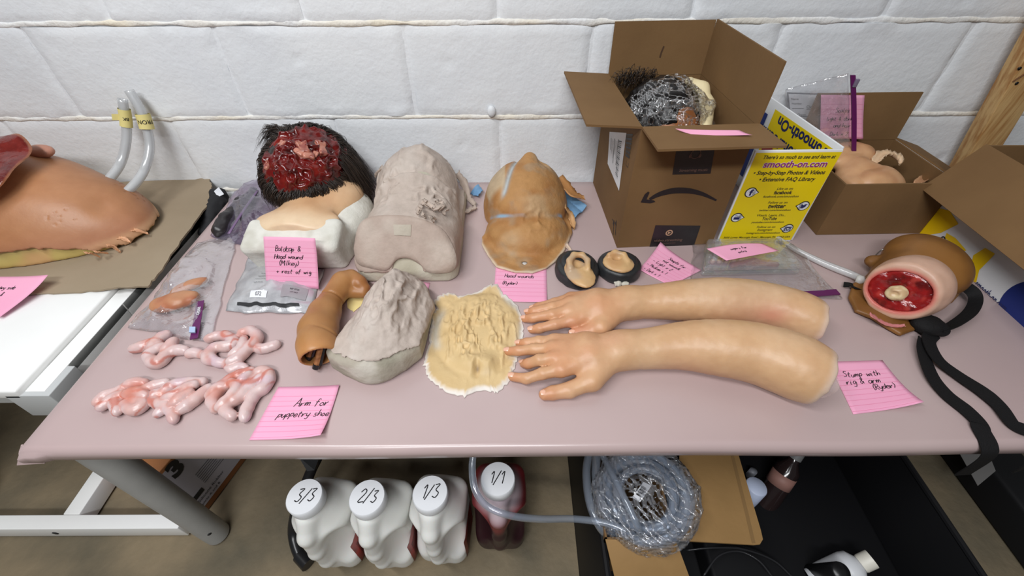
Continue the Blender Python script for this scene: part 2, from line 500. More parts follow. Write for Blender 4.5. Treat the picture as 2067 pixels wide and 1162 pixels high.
def note(corners, label, lines, lift=None, group='pink ruled sticky notes', nl=9, flip=False, ext=None, mesh_fn=None):
    """corners TL,TR,BR,BL in the place; lines = (text, u, v, height) with u,v in 0..1 from top left, height in metres"""
    c = [np.asarray(a, float) for a in corners]
    W = np.linalg.norm(c[1] - c[0]); H = np.linalg.norm(c[3] - c[0])
    n = unit(np.cross(c[1] - c[0], c[0] - c[3]))
    def S(u, v, eps=0.0):
        p = c[0] * (1-u) * (1-v) + c[1] * u * (1-v) + c[2] * u * v + c[3] * (1-u) * v
        l = lift(u, v) if lift else 0.0
        if np.isscalar(l): return p + n * (l + .0006 + eps)
        return p + l + n * (.0006 + eps)
    base = sum(c) / 4
    t = thing('sticky_note', base, label, 'note', group)
    N_ = 14
    v = [S(i / N_, j / N_) for j in range(N_ + 1) for i in range(N_ + 1)]
    v += [S(i / N_, j / N_, -.0003) for j in range(N_ + 1) for i in range(N_ + 1)]
    k = (N_ + 1) ** 2; f = []
    for j in range(N_):
        for i in range(N_):
            a = j * (N_ + 1) + i
            f.append((a, a + N_ + 1, a + N_ + 2, a + 1)); f.append((k + a, k + a + 1, k + a + N_ + 2, k + a + N_ + 1))
    for i in range(N_):
        for (a, b) in ((i, i + 1), (N_ * (N_ + 1) + i + 1, N_ * (N_ + 1) + i), ((i + 1) * (N_ + 1), i * (N_ + 1)), (i * (N_ + 1) + N_, (i + 1) * (N_ + 1) + N_)):
            f.append((a, b, k + b, k + a))
    obj('sheet', v, f, PINK, t)
    pr = Print2D()
    for i in range(nl):
        y = .20 + .76 * i / max(1, nl - 1)
        pr.stroke([(q / 10, y) for q in range(11)], .006)
    if nl: pr.lay('ruled_line', lambda a, b: S(min(1, max(0, a)), min(1, b), .0003), PINK_LINE, t)
    if lines:
        pr = Print2D()
        for (s, u, vv, h) in lines: hand(pr, s, u * W, -vv * H, h)
        pr.lay('handwriting', lambda a, b: S(a / W, -b / H, .0005), INK, t)
    return t

def structure(o): o['kind'] = 'structure'; return o
# ================================================================== the room
WALL = mat('white_painted_block', srgb(232, 234, 236), .55, srgb(222, 225, 229), 3, .28, 110, spec=.35, bump2=(14, .16))
MORTAR = mat('painted_mortar', srgb(231, 232, 233), .6, srgb(230, 221, 203), 5, .6, 110, spec=.3, bump2=(25, .5))
CONCRETE = mat('concrete_floor', srgb(136, 121, 97), .75, srgb(92, 86, 72), 5.0, .5, 60, spec=.25, detail=8, ramp=(.35, .68), bump2=(7, .3))

COURSES = [-.135 + .2 * i for i in range(8)]           # mortar lines: .065 .265 .465 .665 .865 1.065
wall = structure(MB().box((-5, WY + .0055, -.01), (5, WY + .14, 2.6)).obj('wall_back', WALL, loc=(0, WY + .0055, 0)))
def block(x0, x1, z0, z1, seed):
    nx, nz = 36, 18; v = []; f = []
    U, W_ = np.meshgrid(np.linspace(0, 1, nx + 1), np.linspace(0, 1, nz + 1))
    X = x0 + (x1 - x0) * U; Z = z0 + (z1 - z0) * W_
    P = np.stack([X, np.full_like(X, seed * 3.1), Z], -1)
    dx = np.minimum(X - x0, x1 - X); dz = np.minimum(Z - z0, z1 - Z)
    nz_ = fbm(P, 40, 5, 3)
    ev = 1 - sstep(-.001, .0065, dx + .003 * nz_); eh = 1 - sstep(-.002, .008, dz + .004 * nz_)
    Y = WY + .0062 * ev + .0032 * eh * (1 - ev) - .0018 * fbm(P, 9, 3, 3) - .0006 * vnoise(P, 130, 8)
    # ragged paint lips and chipped arrises near the bed joints
    Y -= .0045 * sstep(.2, .55, fbm(P * np.array([.6, 1, 1.6]), 24, 9, 3)) * (1 - sstep(.0, .028, dz))
    Y += .004 * sstep(.45, .6, vnoise(P, 60, 12)) * sstep(.45, .7, vnoise(P, 17, 14))
    front = np.stack([X, Y, Z], -1).reshape(-1, 3)
    v = front.tolist(); w = nx + 1
    for j in range(nz):
        for i in range(nx):
            a = j * w + i; f.append((a, a + 1, a + w + 1, a + w))
    rim = [j for j in range(w)] + [k * w + nx for k in range(1, nz + 1)] + [nz * w + i for i in range(nx - 1, -1, -1)] + [k * w for k in range(nz - 1, 0, -1)]
    b0 = len(v)
    for r in rim: v.append((front[r][0], WY + .03, front[r][2]))
    m = len(rim)
    for i in range(m): f.append((rim[(i+1) % m], rim[i], b0 + i, b0 + (i + 1) % m))
    return v, f
sd = 0
for r in range(len(COURSES) - 1):
    z0 = COURSES[r] + .004; z1 = COURSES[r + 1] - .004
    if z1 < .02: continue
    z0 = max(z0, 0.0)
    xs = -.2305 + (.2032 if r % 2 else 0) - .4064 * 5
    # the course between .665 and .865 has a joint at -.2305
    for k in range(11):
        a = xs + .4064 * k; sd += 1
        v, f = block(a + .002, a + .4064 - .002, z0, z1, sd)
        obj('concrete_block', v, f, WALL, wall, sharp=60)
rs = np.random.RandomState(4)
for z in COURSES[1:]:                                   # squeezed-out, painted-over bed joints
    n = 420; xs = np.linspace(-2.25, 2.25, n)
    P = np.stack([xs, np.full(n, z * 7), np.zeros(n)], -1)
    mid = z + .0035 * fbm(P, 4, 2, 2) + .002 * fbm(P, 30, 6, 2)
    hh = .0052 + .0035 * fbm(P, 18, 3, 3); out = .0003 + .0022 * np.maximum(0, fbm(P, 30, 4, 3)) + .0026 * sstep(.1, .6, fbm(P, 9, 11, 3))
    v = []; f = []
    prof = [(-1.3, -.012), (-1, -.001), (-.45, .85), (.1, 1.0), (.6, .7), (1, -.001), (1.3, -.012)]
    for i in range(n):
        for (a, b) in prof:
            v.append((xs[i], WY - (b if b < 0 else b * out[i]) + .001, mid[i] + a * hh[i]))
    m = len(prof)
    for i in range(n - 1):
        for k in range(m - 1): f.append((i*m + k, (i+1)*m + k, (i+1)*m + k + 1, i*m + k + 1))
    obj('mortar_joint', v, f, MORTAR, wall, sharp=70)
v, f = lathe([(.013, .0), (.0125, .003), (.009, .007), (.004, .0085), (0, .0085)], (0, 0, 0), 14)
c0 = atY(992, 224, WY - .003)
obj('plaster_blob', [(c0[0] + a[0] * .8, c0[1] - a[2], c0[2] + a[1] * 1.1) for a in v], f, WALL, wall)

n = 60
X, Y = np.meshgrid(np.linspace(-5, 5, n + 1), np.linspace(-3.0, WY + .05, n + 1))
P = np.stack([X, Y, X * 0], -1)
Z = .0015 * fbm(P, 5, 3, 3) - .0015
f = [(j*(n+1)+i, j*(n+1)+i+1, (j+1)*(n+1)+i+1, (j+1)*(n+1)+i) for j in range(n) for i in range(n)]
structure(obj('floor', np.stack([X, Y, Z], -1), f, CONCRETE))

# wooden stud standing against the wall on the right
WOOD = mat('pine_wood', srgb(214, 176, 120), .6, srgb(176, 126, 72), 7, .15, 40, stretch=(14, 14, 1.1), detail=6, ramp=(.4, .62))
b0 = atY(1968, 294, .985); b1 = atY(2050, 150, .985)
ax = unit(b1 - b0); lo = b0 - ax * ((b0[2] - TZ - .0005) / ax[2]); hi = b0 + ax * ((2.3 - b0[2]) / ax[2])
st = thing('wooden_stud', lo, 'pale pine stud with dark grain leaning upright against the white wall', 'stud')
w = V3(.068, 0, 0); d = V3(0, .038, 0)
MB().hexa([lo, lo + w, lo + w + d, lo + d, hi, hi + w, hi + w + d, hi + d], .002).obj('beam', WOOD, st)
k0 = atY(2045, 165, .984); k1 = atY(2067, 152, .984)
MB().tube(smooth_path([k0, (k0 + k1) / 2 + V3(0, -.001, .004), k1 + V3(.02, 0, .02)], 4), .0016, 6).obj('split_seam', mat('split_wood', srgb(110, 70, 38), .8), st)
for (x, y) in ((2052, 168), (2058, 138)):
    v, f = lathe([(.0035, -.001), (.0035, .0012), (0, .0015)], atY(x, y, .985), 8, axis=(0, -1, 0))
    obj('screw_head', v, f, mat('dark_screw', (.03, .03, .03), .4, metal=.8), st)

# ================================================================== pink work table
VINYL = mat('pink_vinyl', srgb(186, 165, 163), .25, srgb(179, 157, 156), 2.5, .03, 35, spec=.5, bump2=(3, .05))
GREY_METAL = mat('grey_painted_metal', srgb(172, 172, 170), .4, srgb(160, 160, 158), 12, spec=.5)
X0, X1, Y0, Y1 = -.722, 1.27, .288, 1.034
tb = thing('work_table', (X0 + .9, .66, 0), 'long low table covered in dusty pink vinyl on grey round legs', 'table')
prof = [(Y1, TZ - .03), (Y1, TZ - .004), (Y1 - .004, TZ)]
for i in range(1, 24): prof.append((Y1 - .004 - (Y1 - .02 - Y0) * i / 24, TZ))
for i in range(0, 9):
    a = math.pi / 2 * i / 8; prof.append((Y0 + .014 - .014 * math.sin(a), TZ - .014 + .014 * math.cos(a)))
prof += [(Y0 + .001, TZ - .026), (Y0 + .007, TZ - .034), (Y0 + .03, TZ - .034)]
nx = 140; xs = np.linspace(X0, X1, nx + 1); m = len(prof); v = []
for i, x in enumerate(xs):
    for j, (y, z) in enumerate(prof):
        q = np.array([[x, y * .3, z]])
        wv = float(vnoise(q, 4, 3)[0]) * .0035 if y < Y0 + .03 else 0
        dz = 0
        if z >= TZ - 1e-6: dz = -.0006 + .0005 * float(vnoise(np.array([[x, y, 0]]), 6, 5)[0])
        e = min(x - X0, X1 - x); dz -= .006 * max(0, 1 - e / .012) ** 2 if z > TZ - .02 else 0
        v.append((x, y + wv - (.004 if (y < Y0 + .002 and e < .03) else 0), z + dz))
f = [(i*m+j, i*m+j+1, (i+1)*m+j+1, (i+1)*m+j) for i in range(nx) for j in range(m - 1)]
f += [tuple(range(m - 1, -1, -1)), tuple(nx*m + j for j in range(m))]
obj('table_top', v, f, VINYL, tb, sharp=50)
foot = G(436, 1089)
for (lx, ly) in ((foot[0], foot[1] + .012), (1.24, .34), (foot[0], .97), (1.24, .97)):
    lg = MB(); lg.tube([(lx, ly, .0), (lx, ly, .004), (lx, ly, .02), (lx, ly, TZ - .03)], [.021, .0245, .025, .025], 28)
    lg = lg.obj('leg', GREY_METAL, tb)
    v, f = lathe([(.004, 0), (.004, .0008), (0, .0008)], (lx + .017, ly - .0178, .06), 10, axis=(.7, -.72, 0))
    obj('bolt_hole', v, f, mat('dark_hole', (.02, .02, .02), .8), lg)
fold = MB().slab([V3(X0 - .012, Y0 - .006, TZ - .030), V3(X0 + .03, Y0 - .004, TZ - .028), V3(X0 + .018, Y0 + .004, TZ - .004), V3(X0 - .001, Y0 + .014, TZ - .004)], .003, .001)
fold.obj('folded_corner', VINYL, tb)

# ================================================================== white table on the left
WHITE_P = mat('white_laminate', srgb(240, 240, 238), .4, srgb(232, 232, 230), 4)
SHADED_P = mat('shaded_white_laminate', srgb(186, 188, 188), .45)  # the same white laminate, with the shade on these parts put into its colour
LT = TZ - .004
wt = thing('white_table', (-1.35, .75, 0), 'white framed table left of the pink table, under the torso', 'table')
ex = -.806
pl = MB().box((-2.05, .392, LT - .022), (ex, 1.03, LT), .004).obj('table_top', WHITE_P, wt)
MB().box((ex + .0015, .40, LT - .030), (ex + .034, 1.03, LT - .011), .001).obj('frame_rail', WHITE_P, wt)
MB().box((ex + .024, .452, LT - .12), (ex + .034, .60, LT - .0112), .001).obj('side_apron', WHITE_P, wt)
MB().box((ex + .024, .6005, LT - .06), (ex + .034, 1.03, LT - .0112), .001).obj('side_apron', WHITE_P, wt)
MB().box((-2.05, .402, LT - .05), (ex - .03, .42, LT - .022), .001).obj('front_apron', SHADED_P, wt)
MB().box((ex - .028, .392, LT - .075), (ex + .046, .452, LT - .0125), .0015).obj('corner_block', SHADED_P, wt)
MB().box((-1.32, .36, .05), (-1.26, .42, LT - .0225), .0015).obj('leg', SHADED_P, wt)
MB().box((-2.02, .392, .0), (-1.95, .452, LT - .0225), .0015).obj('leg', SHADED_P, wt)
bz = .052
fb0 = atZ(0, 1039, bz); fb1 = atZ(372, 1039, bz)
MB().box((fb0[0] - .9, fb0[1] - .03, .004), (fb1[0], fb0[1], bz), .002).obj('floor_rail', WHITE_P, wt)
db = atZ(150, 1036, bz)
MB().box((db[0] - .025, fb0[1] + .0005, .004), (db[0] + .012, 1.0, bz), .002).obj('floor_rail', WHITE_P, wt)
v, f = lathe([(.0065, 0), (.0065, .001), (0, .001)], (atZ(124, 1063, .022)[0], fb0[1] - .03, .026), 12, axis=(0, -1, 0))
obj('bolt_hole', v, f, mat('dark_hole', (.02, .02, .02), .8), wt)
for (x, y, r) in ((110, 706, .004), (66, 760, .008)):
    v, f = lathe([(r, 0), (r, .0006), (0, .0006)], T(x, y, -.0165 if r > .005 else -.0148), 12)
    obj('screw_cover', v, f, mat('worn_grey', srgb(190, 188, 180), .7), wt)
x, y, z = T(134, 675, -.0145)
MB().box((x - .004, y - .003, z), (x + .004, y + .003, z + .005), .001).obj('shelf_pin', mat('brass_pin', srgb(170, 140, 95), .5), wt)

# cardboard sheet under the torso
SHEET = mat('cardboard_sheet', srgb(158, 142, 120), .75, srgb(146, 130, 108), 4, .1, 90, spec=.25)
def sheet_poly(outline, z0, th, name, m_, parent=None, zf=None, nsub=10, loc=None):
    P = [np.asarray(p[:2], float) for p in outline]; c = sum(P) / len(P); n = len(P); v = []; f = []
    for layer in (0, 1):
        for k in range(nsub + 1):
            for p in P:
                q = c + (p - c) * (k / nsub)
                z = z0 + (zf(q[0], q[1]) if zf else 0) + (th if layer == 0 else 0)
                v.append((q[0], q[1], z))
    L = (nsub + 1) * n
    for k in range(nsub):
        for i in range(n):
            a = k*n + i; b = k*n + (i+1) % n
            f.append((a, b, b + n, a + n) if k else (a + n, a, b + n) if False else (a, a + n, b + n, b))
            f.append((L + a, L + b, L + b + n, L + a + n))
    for i in range(n):
        a = nsub*n + i; b = nsub*n + (i+1) % n
        f.append((a, L + a, L + b, b))
    bm = bmesh.new(); bv = [bm.verts.new(p) for p in v]
    for q in f:
        try: bm.faces.new([bv[i] for i in q])
        except ValueError: pass
    bmesh.ops.remove_doubles(bm, verts=bm.verts, dist=1e-6); bmesh.ops.recalc_face_normals(bm, faces=bm.faces)
    bm.verts.index_update(); v = [tuple(a.co) for a in bm.verts]; f = [[a.index for a in q.verts] for q in bm.faces]; bm.free()
    return obj(name, v, f, m_, parent, sharp=40, loc=loc)
def rag(pts, amp, seed, n=14, closed=True):
    """outline with a torn, uneven edge"""
    P = [np.asarray(p[:2], float) for p in pts]; out = []
    rnd = np.random.RandomState(seed)
    for i in range(len(P) if closed else len(P) - 1):
        a, b = P[i], P[(i + 1) % len(P)]; L = np.linalg.norm(b - a)
        for k in range(n):
            q = a + (b - a) * k / n; nn = np.array([-(b - a)[1], (b - a)[0]]) / max(L, 1e-9)
            out.append(q + nn * (rnd.randn() * amp if k else 0))
    return out
cb = [(-2.0, .60), T(0, 596), T(105, 592), T(220, 585), T(300, 579), T(318, 556), T(372, 480), T(422, 412), T(429, 385), T(424, 360), (-1.15, 1.032), (-2.0, 1.03)]
sh = sheet_poly(rag(cb, .0012, 3, 8), LT + .001, .004, 'cardboard_sheet', SHEET, zf=lambda x, y: .004 * math.exp(-((x + .78) / .05) ** 2))
tag(sh, 'flat grey-brown cardboard sheet lying under the torso on the white table', 'cardboard')

# ================================================================== cardboard boxes
def carton(name, label, FL, ang, w, dp, h, z0, flaps, m_out, th=.004, cat='box'):
    """open carton; FL = front left bottom corner; flaps = {side: (length, outward angle in degrees from straight up)}"""
    ux = V3(math.cos(ang), math.sin(ang), 0); uy = V3(-math.sin(ang), math.cos(ang), 0); uz = V3(0, 0, 1)
    o = V3(FL[0], FL[1], z0)
    t = thing(name, o + ux * w / 2 + uy * dp / 2, label, cat)
    pt = lambda a, b, c: o + ux * a + uy * b + uz * c
    MB().slab([pt(0, 0, th), pt(w, 0, th), pt(w, dp, th), pt(0, dp, th)], th).obj('bottom', m_out, t)
    W_ = {}
    W_['front'] = MB().slab([pt(0, 0, th), pt(w, 0, th), pt(w, 0, h), pt(0, 0, h)], th)
    W_['back'] = MB().slab([pt(w, dp, th), pt(0, dp, th), pt(0, dp, h), pt(w, dp, h)], th)
    W_['left'] = MB().slab([pt(0, dp - th, th), pt(0, th, th), pt(0, th, h), pt(0, dp - th, h)], th)
    W_['right'] = MB().slab([pt(w, th, th), pt(w, dp - th, th), pt(w, dp - th, h), pt(w, th, h)], th)
    for k in W_: W_[k].obj('wall', m_out, t)
    ed = {'front': (pt(0, 0, h), pt(w, 0, h), -uy), 'back': (pt(w, dp, h), pt(0, dp, h), uy),
          'left': (pt(0, dp, h), pt(0, 0, h), -ux), 'right': (pt(w, 0, h), pt(w, dp, h), ux)}
    fl = {}
    for k, (ln, an) in flaps.items():
        a, b, out = ed[k]; r = math.radians(an)
        d = uz * math.cos(r) + out * math.sin(r)
        bend = uz * math.cos(r - .12) + out * math.sin(r - .12)
        q = [a + uz * .0005, b + uz * .0005, b + d * ln + uz * .0005, a + d * ln + uz * .0005]
        fo = MB().slab(q, th).obj('flap', m_out, t)
        e = MB().slab([q[3] - unit(q[0]-q[3]) * .0003, q[2] - unit(q[1]-q[2]) * .0003, q[2] - unit(q[1]-q[2]) * .001, q[3] - unit(q[0]-q[3]) * .001], .004)
        fl[k] = (fo, q)
    return t, pt, (ux, uy, uz), fl

# --- large brown box with the arrow print
AN = math.radians(3.0)
FLc = T(1245, 500)
ab, apt, (aux, auy, auz), afl = carton('cardboard_box', 'tall open brown box with black curved arrow print, holding a bagged head', FLc, AN, .213, .276, .268, TZ + .0005,
    {'back': (.104, 4), 'right': (.106, 2), 'left': (.100, 86), 'front': (.093, 88)}, KRAFT)
BLK = mat('black_print', srgb(34, 30, 32), .45)
def px_plane(o, ux, uy):
    o = np.asarray(o, float); n = np.cross(ux, uy)
    def fn(x, y):
        d = ray(x, y); t = ((o - CAM) @ n) / (d @ n); q = CAM + d * t - o
        return (float(q @ ux), float(q @ uy))
    return fn
fo = apt(0, 0, 0); ffn = plane_fn(fo, aux, auz, .0006); fpx = px_plane(fo, aux, auz)
pr = Print2D()
arc = [fpx(x, y) for x, y in ((1311, 402), (1325, 394), (1342, 388), (1360, 384.5), (1378, 384), (1398, 386), (1420, 392), (1446, 404))]
arc = smooth_path([(a, b, 0) for a, b in arc], 4); nA = len(arc); L_ = []; R_ = []
for i in range(nA):
    t_ = arc[min(i+1, nA-1)] - arc[max(i-1, 0)]; t_ = t_ / np.linalg.norm(t_); nn = np.array([-t_[1], t_[0]])
    w_ = .0055 * math.sin(math.pi * (0.12 + .84 * i / (nA - 1))) + .0012
    L_.append(arc[i][:2] + nn * w_); R_.append(arc[i][:2] - nn * w_)
pr.add(L_ + R_, [(i, nA + i, nA + i + 1, i + 1) for i in range(nA - 1)])
pr.poly([fpx(*p) for p in ((1293, 408), (1301, 392), (1308, 386), (1311, 388), (1305, 402), (1320, 404), (1323, 407), (1312, 410))])
pr.lay('printed_arrow', ffn, BLK, ab)
def decal(quad, name='printed_label', m_=BLK, fn=ffn):
    p = Print2D(); p.poly(quad); return p.lay(name, fn, m_, ab)
q = [fpx(*p) for p in ((1310, 501), (1399, 500), (1414, 455), (1323, 454))]
decal(q)
q2 = [fpx(*p) for p in ((1357, 352), (1434, 350), (1443, 296), (1366, 296))]
decal(q2)
TAN = mat('tan_print', srgb(186, 150, 120), .6)
DIM = mat('dim_print', srgb(112, 86, 76), .6)
ff2 = plane_fn(fo, aux, auz, .0012)
pr = Print2D(); cx, cy = fpx(1350.5, 469); pr.ring(cx, cy, .0052, .0078); pr.poly([(cx - .0028, cy + .004), (cx - .0028, cy - .004), (cx + .004, cy)]); pr.lay('printed_play_icon', ff2, TAN, ab)
pr = Print2D(); x_, y_ = fpx(1348, 486); pr.text('video.streaming', x_, y_, .0098, bold=.01, align='CENTER'); pr.lay('printed_text', ff2, DIM, ab); pr = Print2D(); pr.text('endless joy is here', x_, y_ - .0065, .0048, align='CENTER'); pr.lay('printed_text', ff2, DIM, ab)
pr = Print2D(); cx, cy = fpx(1404, 310); pr.ring(cx, cy, .0085, .0098, 18); pr.disc(cx - .0092, cy - .004, .0025, 10, .004); pr.disc(cx + .0092, cy - .004, .0025, 10, .004); pr.lay('printed_headphones', ff2, DIM, ab); pr = Print2D()
x_, y_ = fpx(1399, 345); pr.text('Streaming music', x_, y_, .0085, bold=.01, align='CENTER'); pr.lay('printed_text', ff2, DIM, ab)
# left side of the box
so = apt(0, .276, 0); sfn = plane_fn(so, -auy, auz, .0006); spx = px_plane(so, -auy, auz); sf2 = plane_fn(so, -auy, auz, .0012)
PAPER = mat('white_paper', srgb(226, 228, 232), .6, spec=.3)
decal([spx(*p) for p in ((1231, 266), (1265, 268), (1250, 385), (1227, 330))], 'shipping_label', PAPER, sfn)
pr = Print2D()
a = np.array(spx(1233, 275)); b = np.array(spx(1258, 276)); c = np.array(spx(1247, 372)); d = np.array(spx(1231, 325))
def bil(u, v): return a*(1-u)*(1-v) + b*u*(1-v) + c*u*v + d*(1-u)*v
for k in range(9):
    u = .08 + .1 * k
    pr.stroke([bil(u, .06 + .03 * (k % 3)), bil(u, .5 + .1 * (k % 4))], .0009 if k % 3 else .0022)
for k in range(20):
    pr.stroke([bil(.72, .1 + .042 * k), bil(.95, .1 + .042 * k)], .0006 + .0012 * (k % 3 == 0))
pr.lay('label_print', sf2, INK, ab)
pr = Print2D()
a = np.array(spx(1265, 270)); b = np.array(spx(1278, 270)); c = np.array(spx(1268, 338)); d = np.array(spx(1262, 330))
for k in range(16):
    v_ = .03 + .045 * k + (.01 if k % 3 else 0); pr.stroke([bil(.0, v_), bil(1, v_)], .0012 + .0016 * (k % 3 == 0))
pr.stroke([bil(.35, .85), bil(.3, 1.0), bil(1, 1.0), bil(1, .85)], .0012)
pr.lay('printed_barcode', sfn, INK, ab)
pr = Print2D()
for x in (1238, 1242.5):
    b_ = np.array(spx(x, 474)); t_ = np.array(spx(x + 1.5, 448)); pr.stroke([b_, t_], .003)
    pr.poly([t_ + (-.006, -.008), t_ + (.006, -.008), t_ + (0, .006)])
pr.stroke([spx(1236, 442), spx(1243, 452)], .002)
pr.lay('printed_arrows', sfn, INK, ab)
pr = Print2D(); cx, cy = (.106, .0)
q = afl['back'][1]
pr.stroke([(.108, .035), (.109, .045), (.112, .057)], .0035)
pr.lay('stain', plane_fn(q[1], q[0] - q[1], q[2] - q[1], .0048), mat('dark_stain', srgb(72, 48, 30), .8), ab)

# --- small box behind the yellow board
sb, spt, sax, sfl = carton('cardboard_box', 'small open box of plain brown card holding flesh-coloured skin pieces', T(1647, 474), math.radians(1.0), .238, .205, .128, TZ + .0005,
    {'back': (.108, 3), 'right': (.07, 108)}, KRAFT)
# --- carton on the far right: white printed outside, brown inside
WPRINT = mat('white_printed_card', srgb(222, 224, 226), .4, spec=.4)
bx, bpt, bax, bfl = carton('printed_carton', 'large white carton with yellow and blue print, its brown flap hanging over', (.928, .30), math.radians(-.5), .34, .503, .208, TZ + .0005,
    {'left': (.118, 146)}, KRAFT)
MB().slab([bpt(-.0002, .503, 0), bpt(-.0002, 0, 0), bpt(-.0002, 0, .206), bpt(-.0002, .503, .206)], -.0006).obj('printed_face', WPRINT, bx)
lo_ = bpt(0, .503, 0); lx, lz = -bax[1], bax[2]
lfn = plane_fn(lo_, lx, lz, .0014); lf2 = plane_fn(lo_, lx, lz, .0019); lpx = px_plane(lo_, lx, lz)
YEL = mat('yellow_print', srgb(236, 196, 12), .42, spec=.4)
BLU = mat('blue_print', srgb(30, 48, 118), .42, spec=.4)
NAVY = mat('navy_print', srgb(34, 40, 92), .45)
def shape(pts, m_, nm, fn, par):
    p = Print2D(); p.poly([lpx(*a) for a in pts]); return p.lay(nm, fn, m_, par)
shape([(1856, 471), (1897, 420), (1918, 425), (1936, 452), (1900, 470), (1875, 474)], YEL, 'printed_swoosh', lfn, bx)
shape([(1912, 470), (1930, 480), (1952, 505), (1946, 508), (1925, 492), (1908, 480)], YEL, 'printed_swoosh', lfn, bx)
shape([(1966, 515), (1990, 500), (2010, 512), (1998, 525), (1978, 545), (1972, 570), (1962, 566), (1960, 540)], YEL, 'printed_swoosh', lfn, bx)
p = Print2D(); cx, cy = lpx(2098, 640); p.disc(cx, cy, .068, 40, .062); p.lay('printed_disc', lfn, BLU, bx)
p = Print2D(); x_, y_ = lpx(1966, 576); x2, y2 = lpx(2033, 634)
p.text('smooth-on.com', x_, y_, .0235, bold=.015, sx=(x2 - x_) / .0235 / 7.0)
p.lay('printed_text', lf2, NAVY, bx)
p = Print2D(); x_, y_ = lpx(1898, 482); p.text('o', x_, y_, .022, bold=.02); p.lay('printed_text', lf2, INK, bx)

# --- yellow display board folded in two
YB = mat('yellow_board_print', srgb(240, 214, 16), .4, srgb(236, 208, 10), 5, spec=.45)
BOARD = mat('white_board_core', srgb(232, 234, 236), .5)
A_ = T(1446, 489); B_ = T(1597, 490); B_[1] = A_[1] + .002
yb = thing('display_board', (A_ + B_) / 2, 'yellow printed board folded in two, standing beside the tall brown box', 'board')
hgt = .221; ux = unit(B_ - A_); wd = np.linalg.norm(B_ - A_); uz = V3(0, -.03, 1) / math.hypot(1, .03)
MB().slab([A_, B_, B_ + uz * hgt, A_ + uz * hgt], .004, .0008).obj('front_panel', BOARD, yb)
ny = np.cross(ux, uz); pf = plane_fn(A_, ux, uz, .0005); pf2 = plane_fn(A_, ux, uz, .001); pf3 = plane_fn(A_, ux, uz, .0015)
pr = Print2D(); pr.rect(.003, .005, wd - .001, hgt - .004); pr.lay('printed_field', pf, YB, yb)
DK = mat('dark_lettering', srgb(44, 40, 40), .5); MAG = mat('purple_lettering', srgb(150, 40, 120), .5)
c_ = wd * .53
def bline(*a, **k):
    q_ = Print2D(); q_.text(*a, **k); return q_.lay('printed_text', pf2, DK, yb)
L_ = lambda v: hgt * (1 - v)
bline("There's so much to see and learn at", c_, L_(.075), .0105, .15, .02, 'CENTER', sx=.9)
bline('\u2022 Step-by-Step Photos & Videos', c_ - .004, L_(.228), .0122, .15, .022, 'CENTER', sx=.9)
bline('\u2022 Extensive FAQ Library', c_ - .002, L_(.295), .0122, .15, .022, 'CENTER', sx=.92)
bline('Like us on', c_ + .004, L_(.385), .0078, .1, .01, 'CENTER')
bline('facebook', c_ + .004, L_(.432), .0115, 0, .03, 'CENTER', sx=.85)
bline('facebook.com/smoothon', c_ + .004, L_(.468), .0072, .1, .01, 'CENTER')
bline('Follow us on', c_ + .004, L_(.535), .0078, .1, .01, 'CENTER')
bline('twitter', c_ + .006, L_(.585), .0140, 0, .03, 'CENTER', sx=.9)
bline('twitter.com/smoothon', c_ + .006, L_(.62), .0072, .1, .01, 'CENTER')
bline('Watch, Learn, Do...', c_ + .004, L_(.68), .0078, .1, .01, 'CENTER')
bline('YouTube', c_ + .004, L_(.725), .0120, 0, .02, 'CENTER', sx=.7)
bline('youtube.com/smoothon', c_ + .004, L_(.76), .0072, .1, .01, 'CENTER')
bline('Follow us on', c_ + .006, L_(.82), .0078, .1, .01, 'CENTER')
bline('Instagram', c_ + .006, L_(.858), .0100, .25, .005, 'CENTER', sx=.85)
bline('instagram.com/smoothon', c_ + .006, L_(.893), .0072, .1, .01, 'CENTER')
bline('5600 Lower Macungie Road \u2022 Macungie PA 18062 USA', c_ - .003, L_(.945), .0066, .1, .012, 'CENTER')
bline('Tel: 610.252.5800', c_ - .003, L_(.973), .0066, .1, .012, 'CENTER')
pr = Print2D(); pr.text('smooth-on.com', c_, L_(.155), .0195, 0, .05, 'CENTER', sx=.98); pr.lay('printed_halo', pf2, PAPER, yb)
pr = Print2D(); pr.text('smooth-on.com', c_, L_(.155), .0195, 0, .022, 'CENTER', sx=.98); pr.lay('printed_text', pf3, MAG, yb)
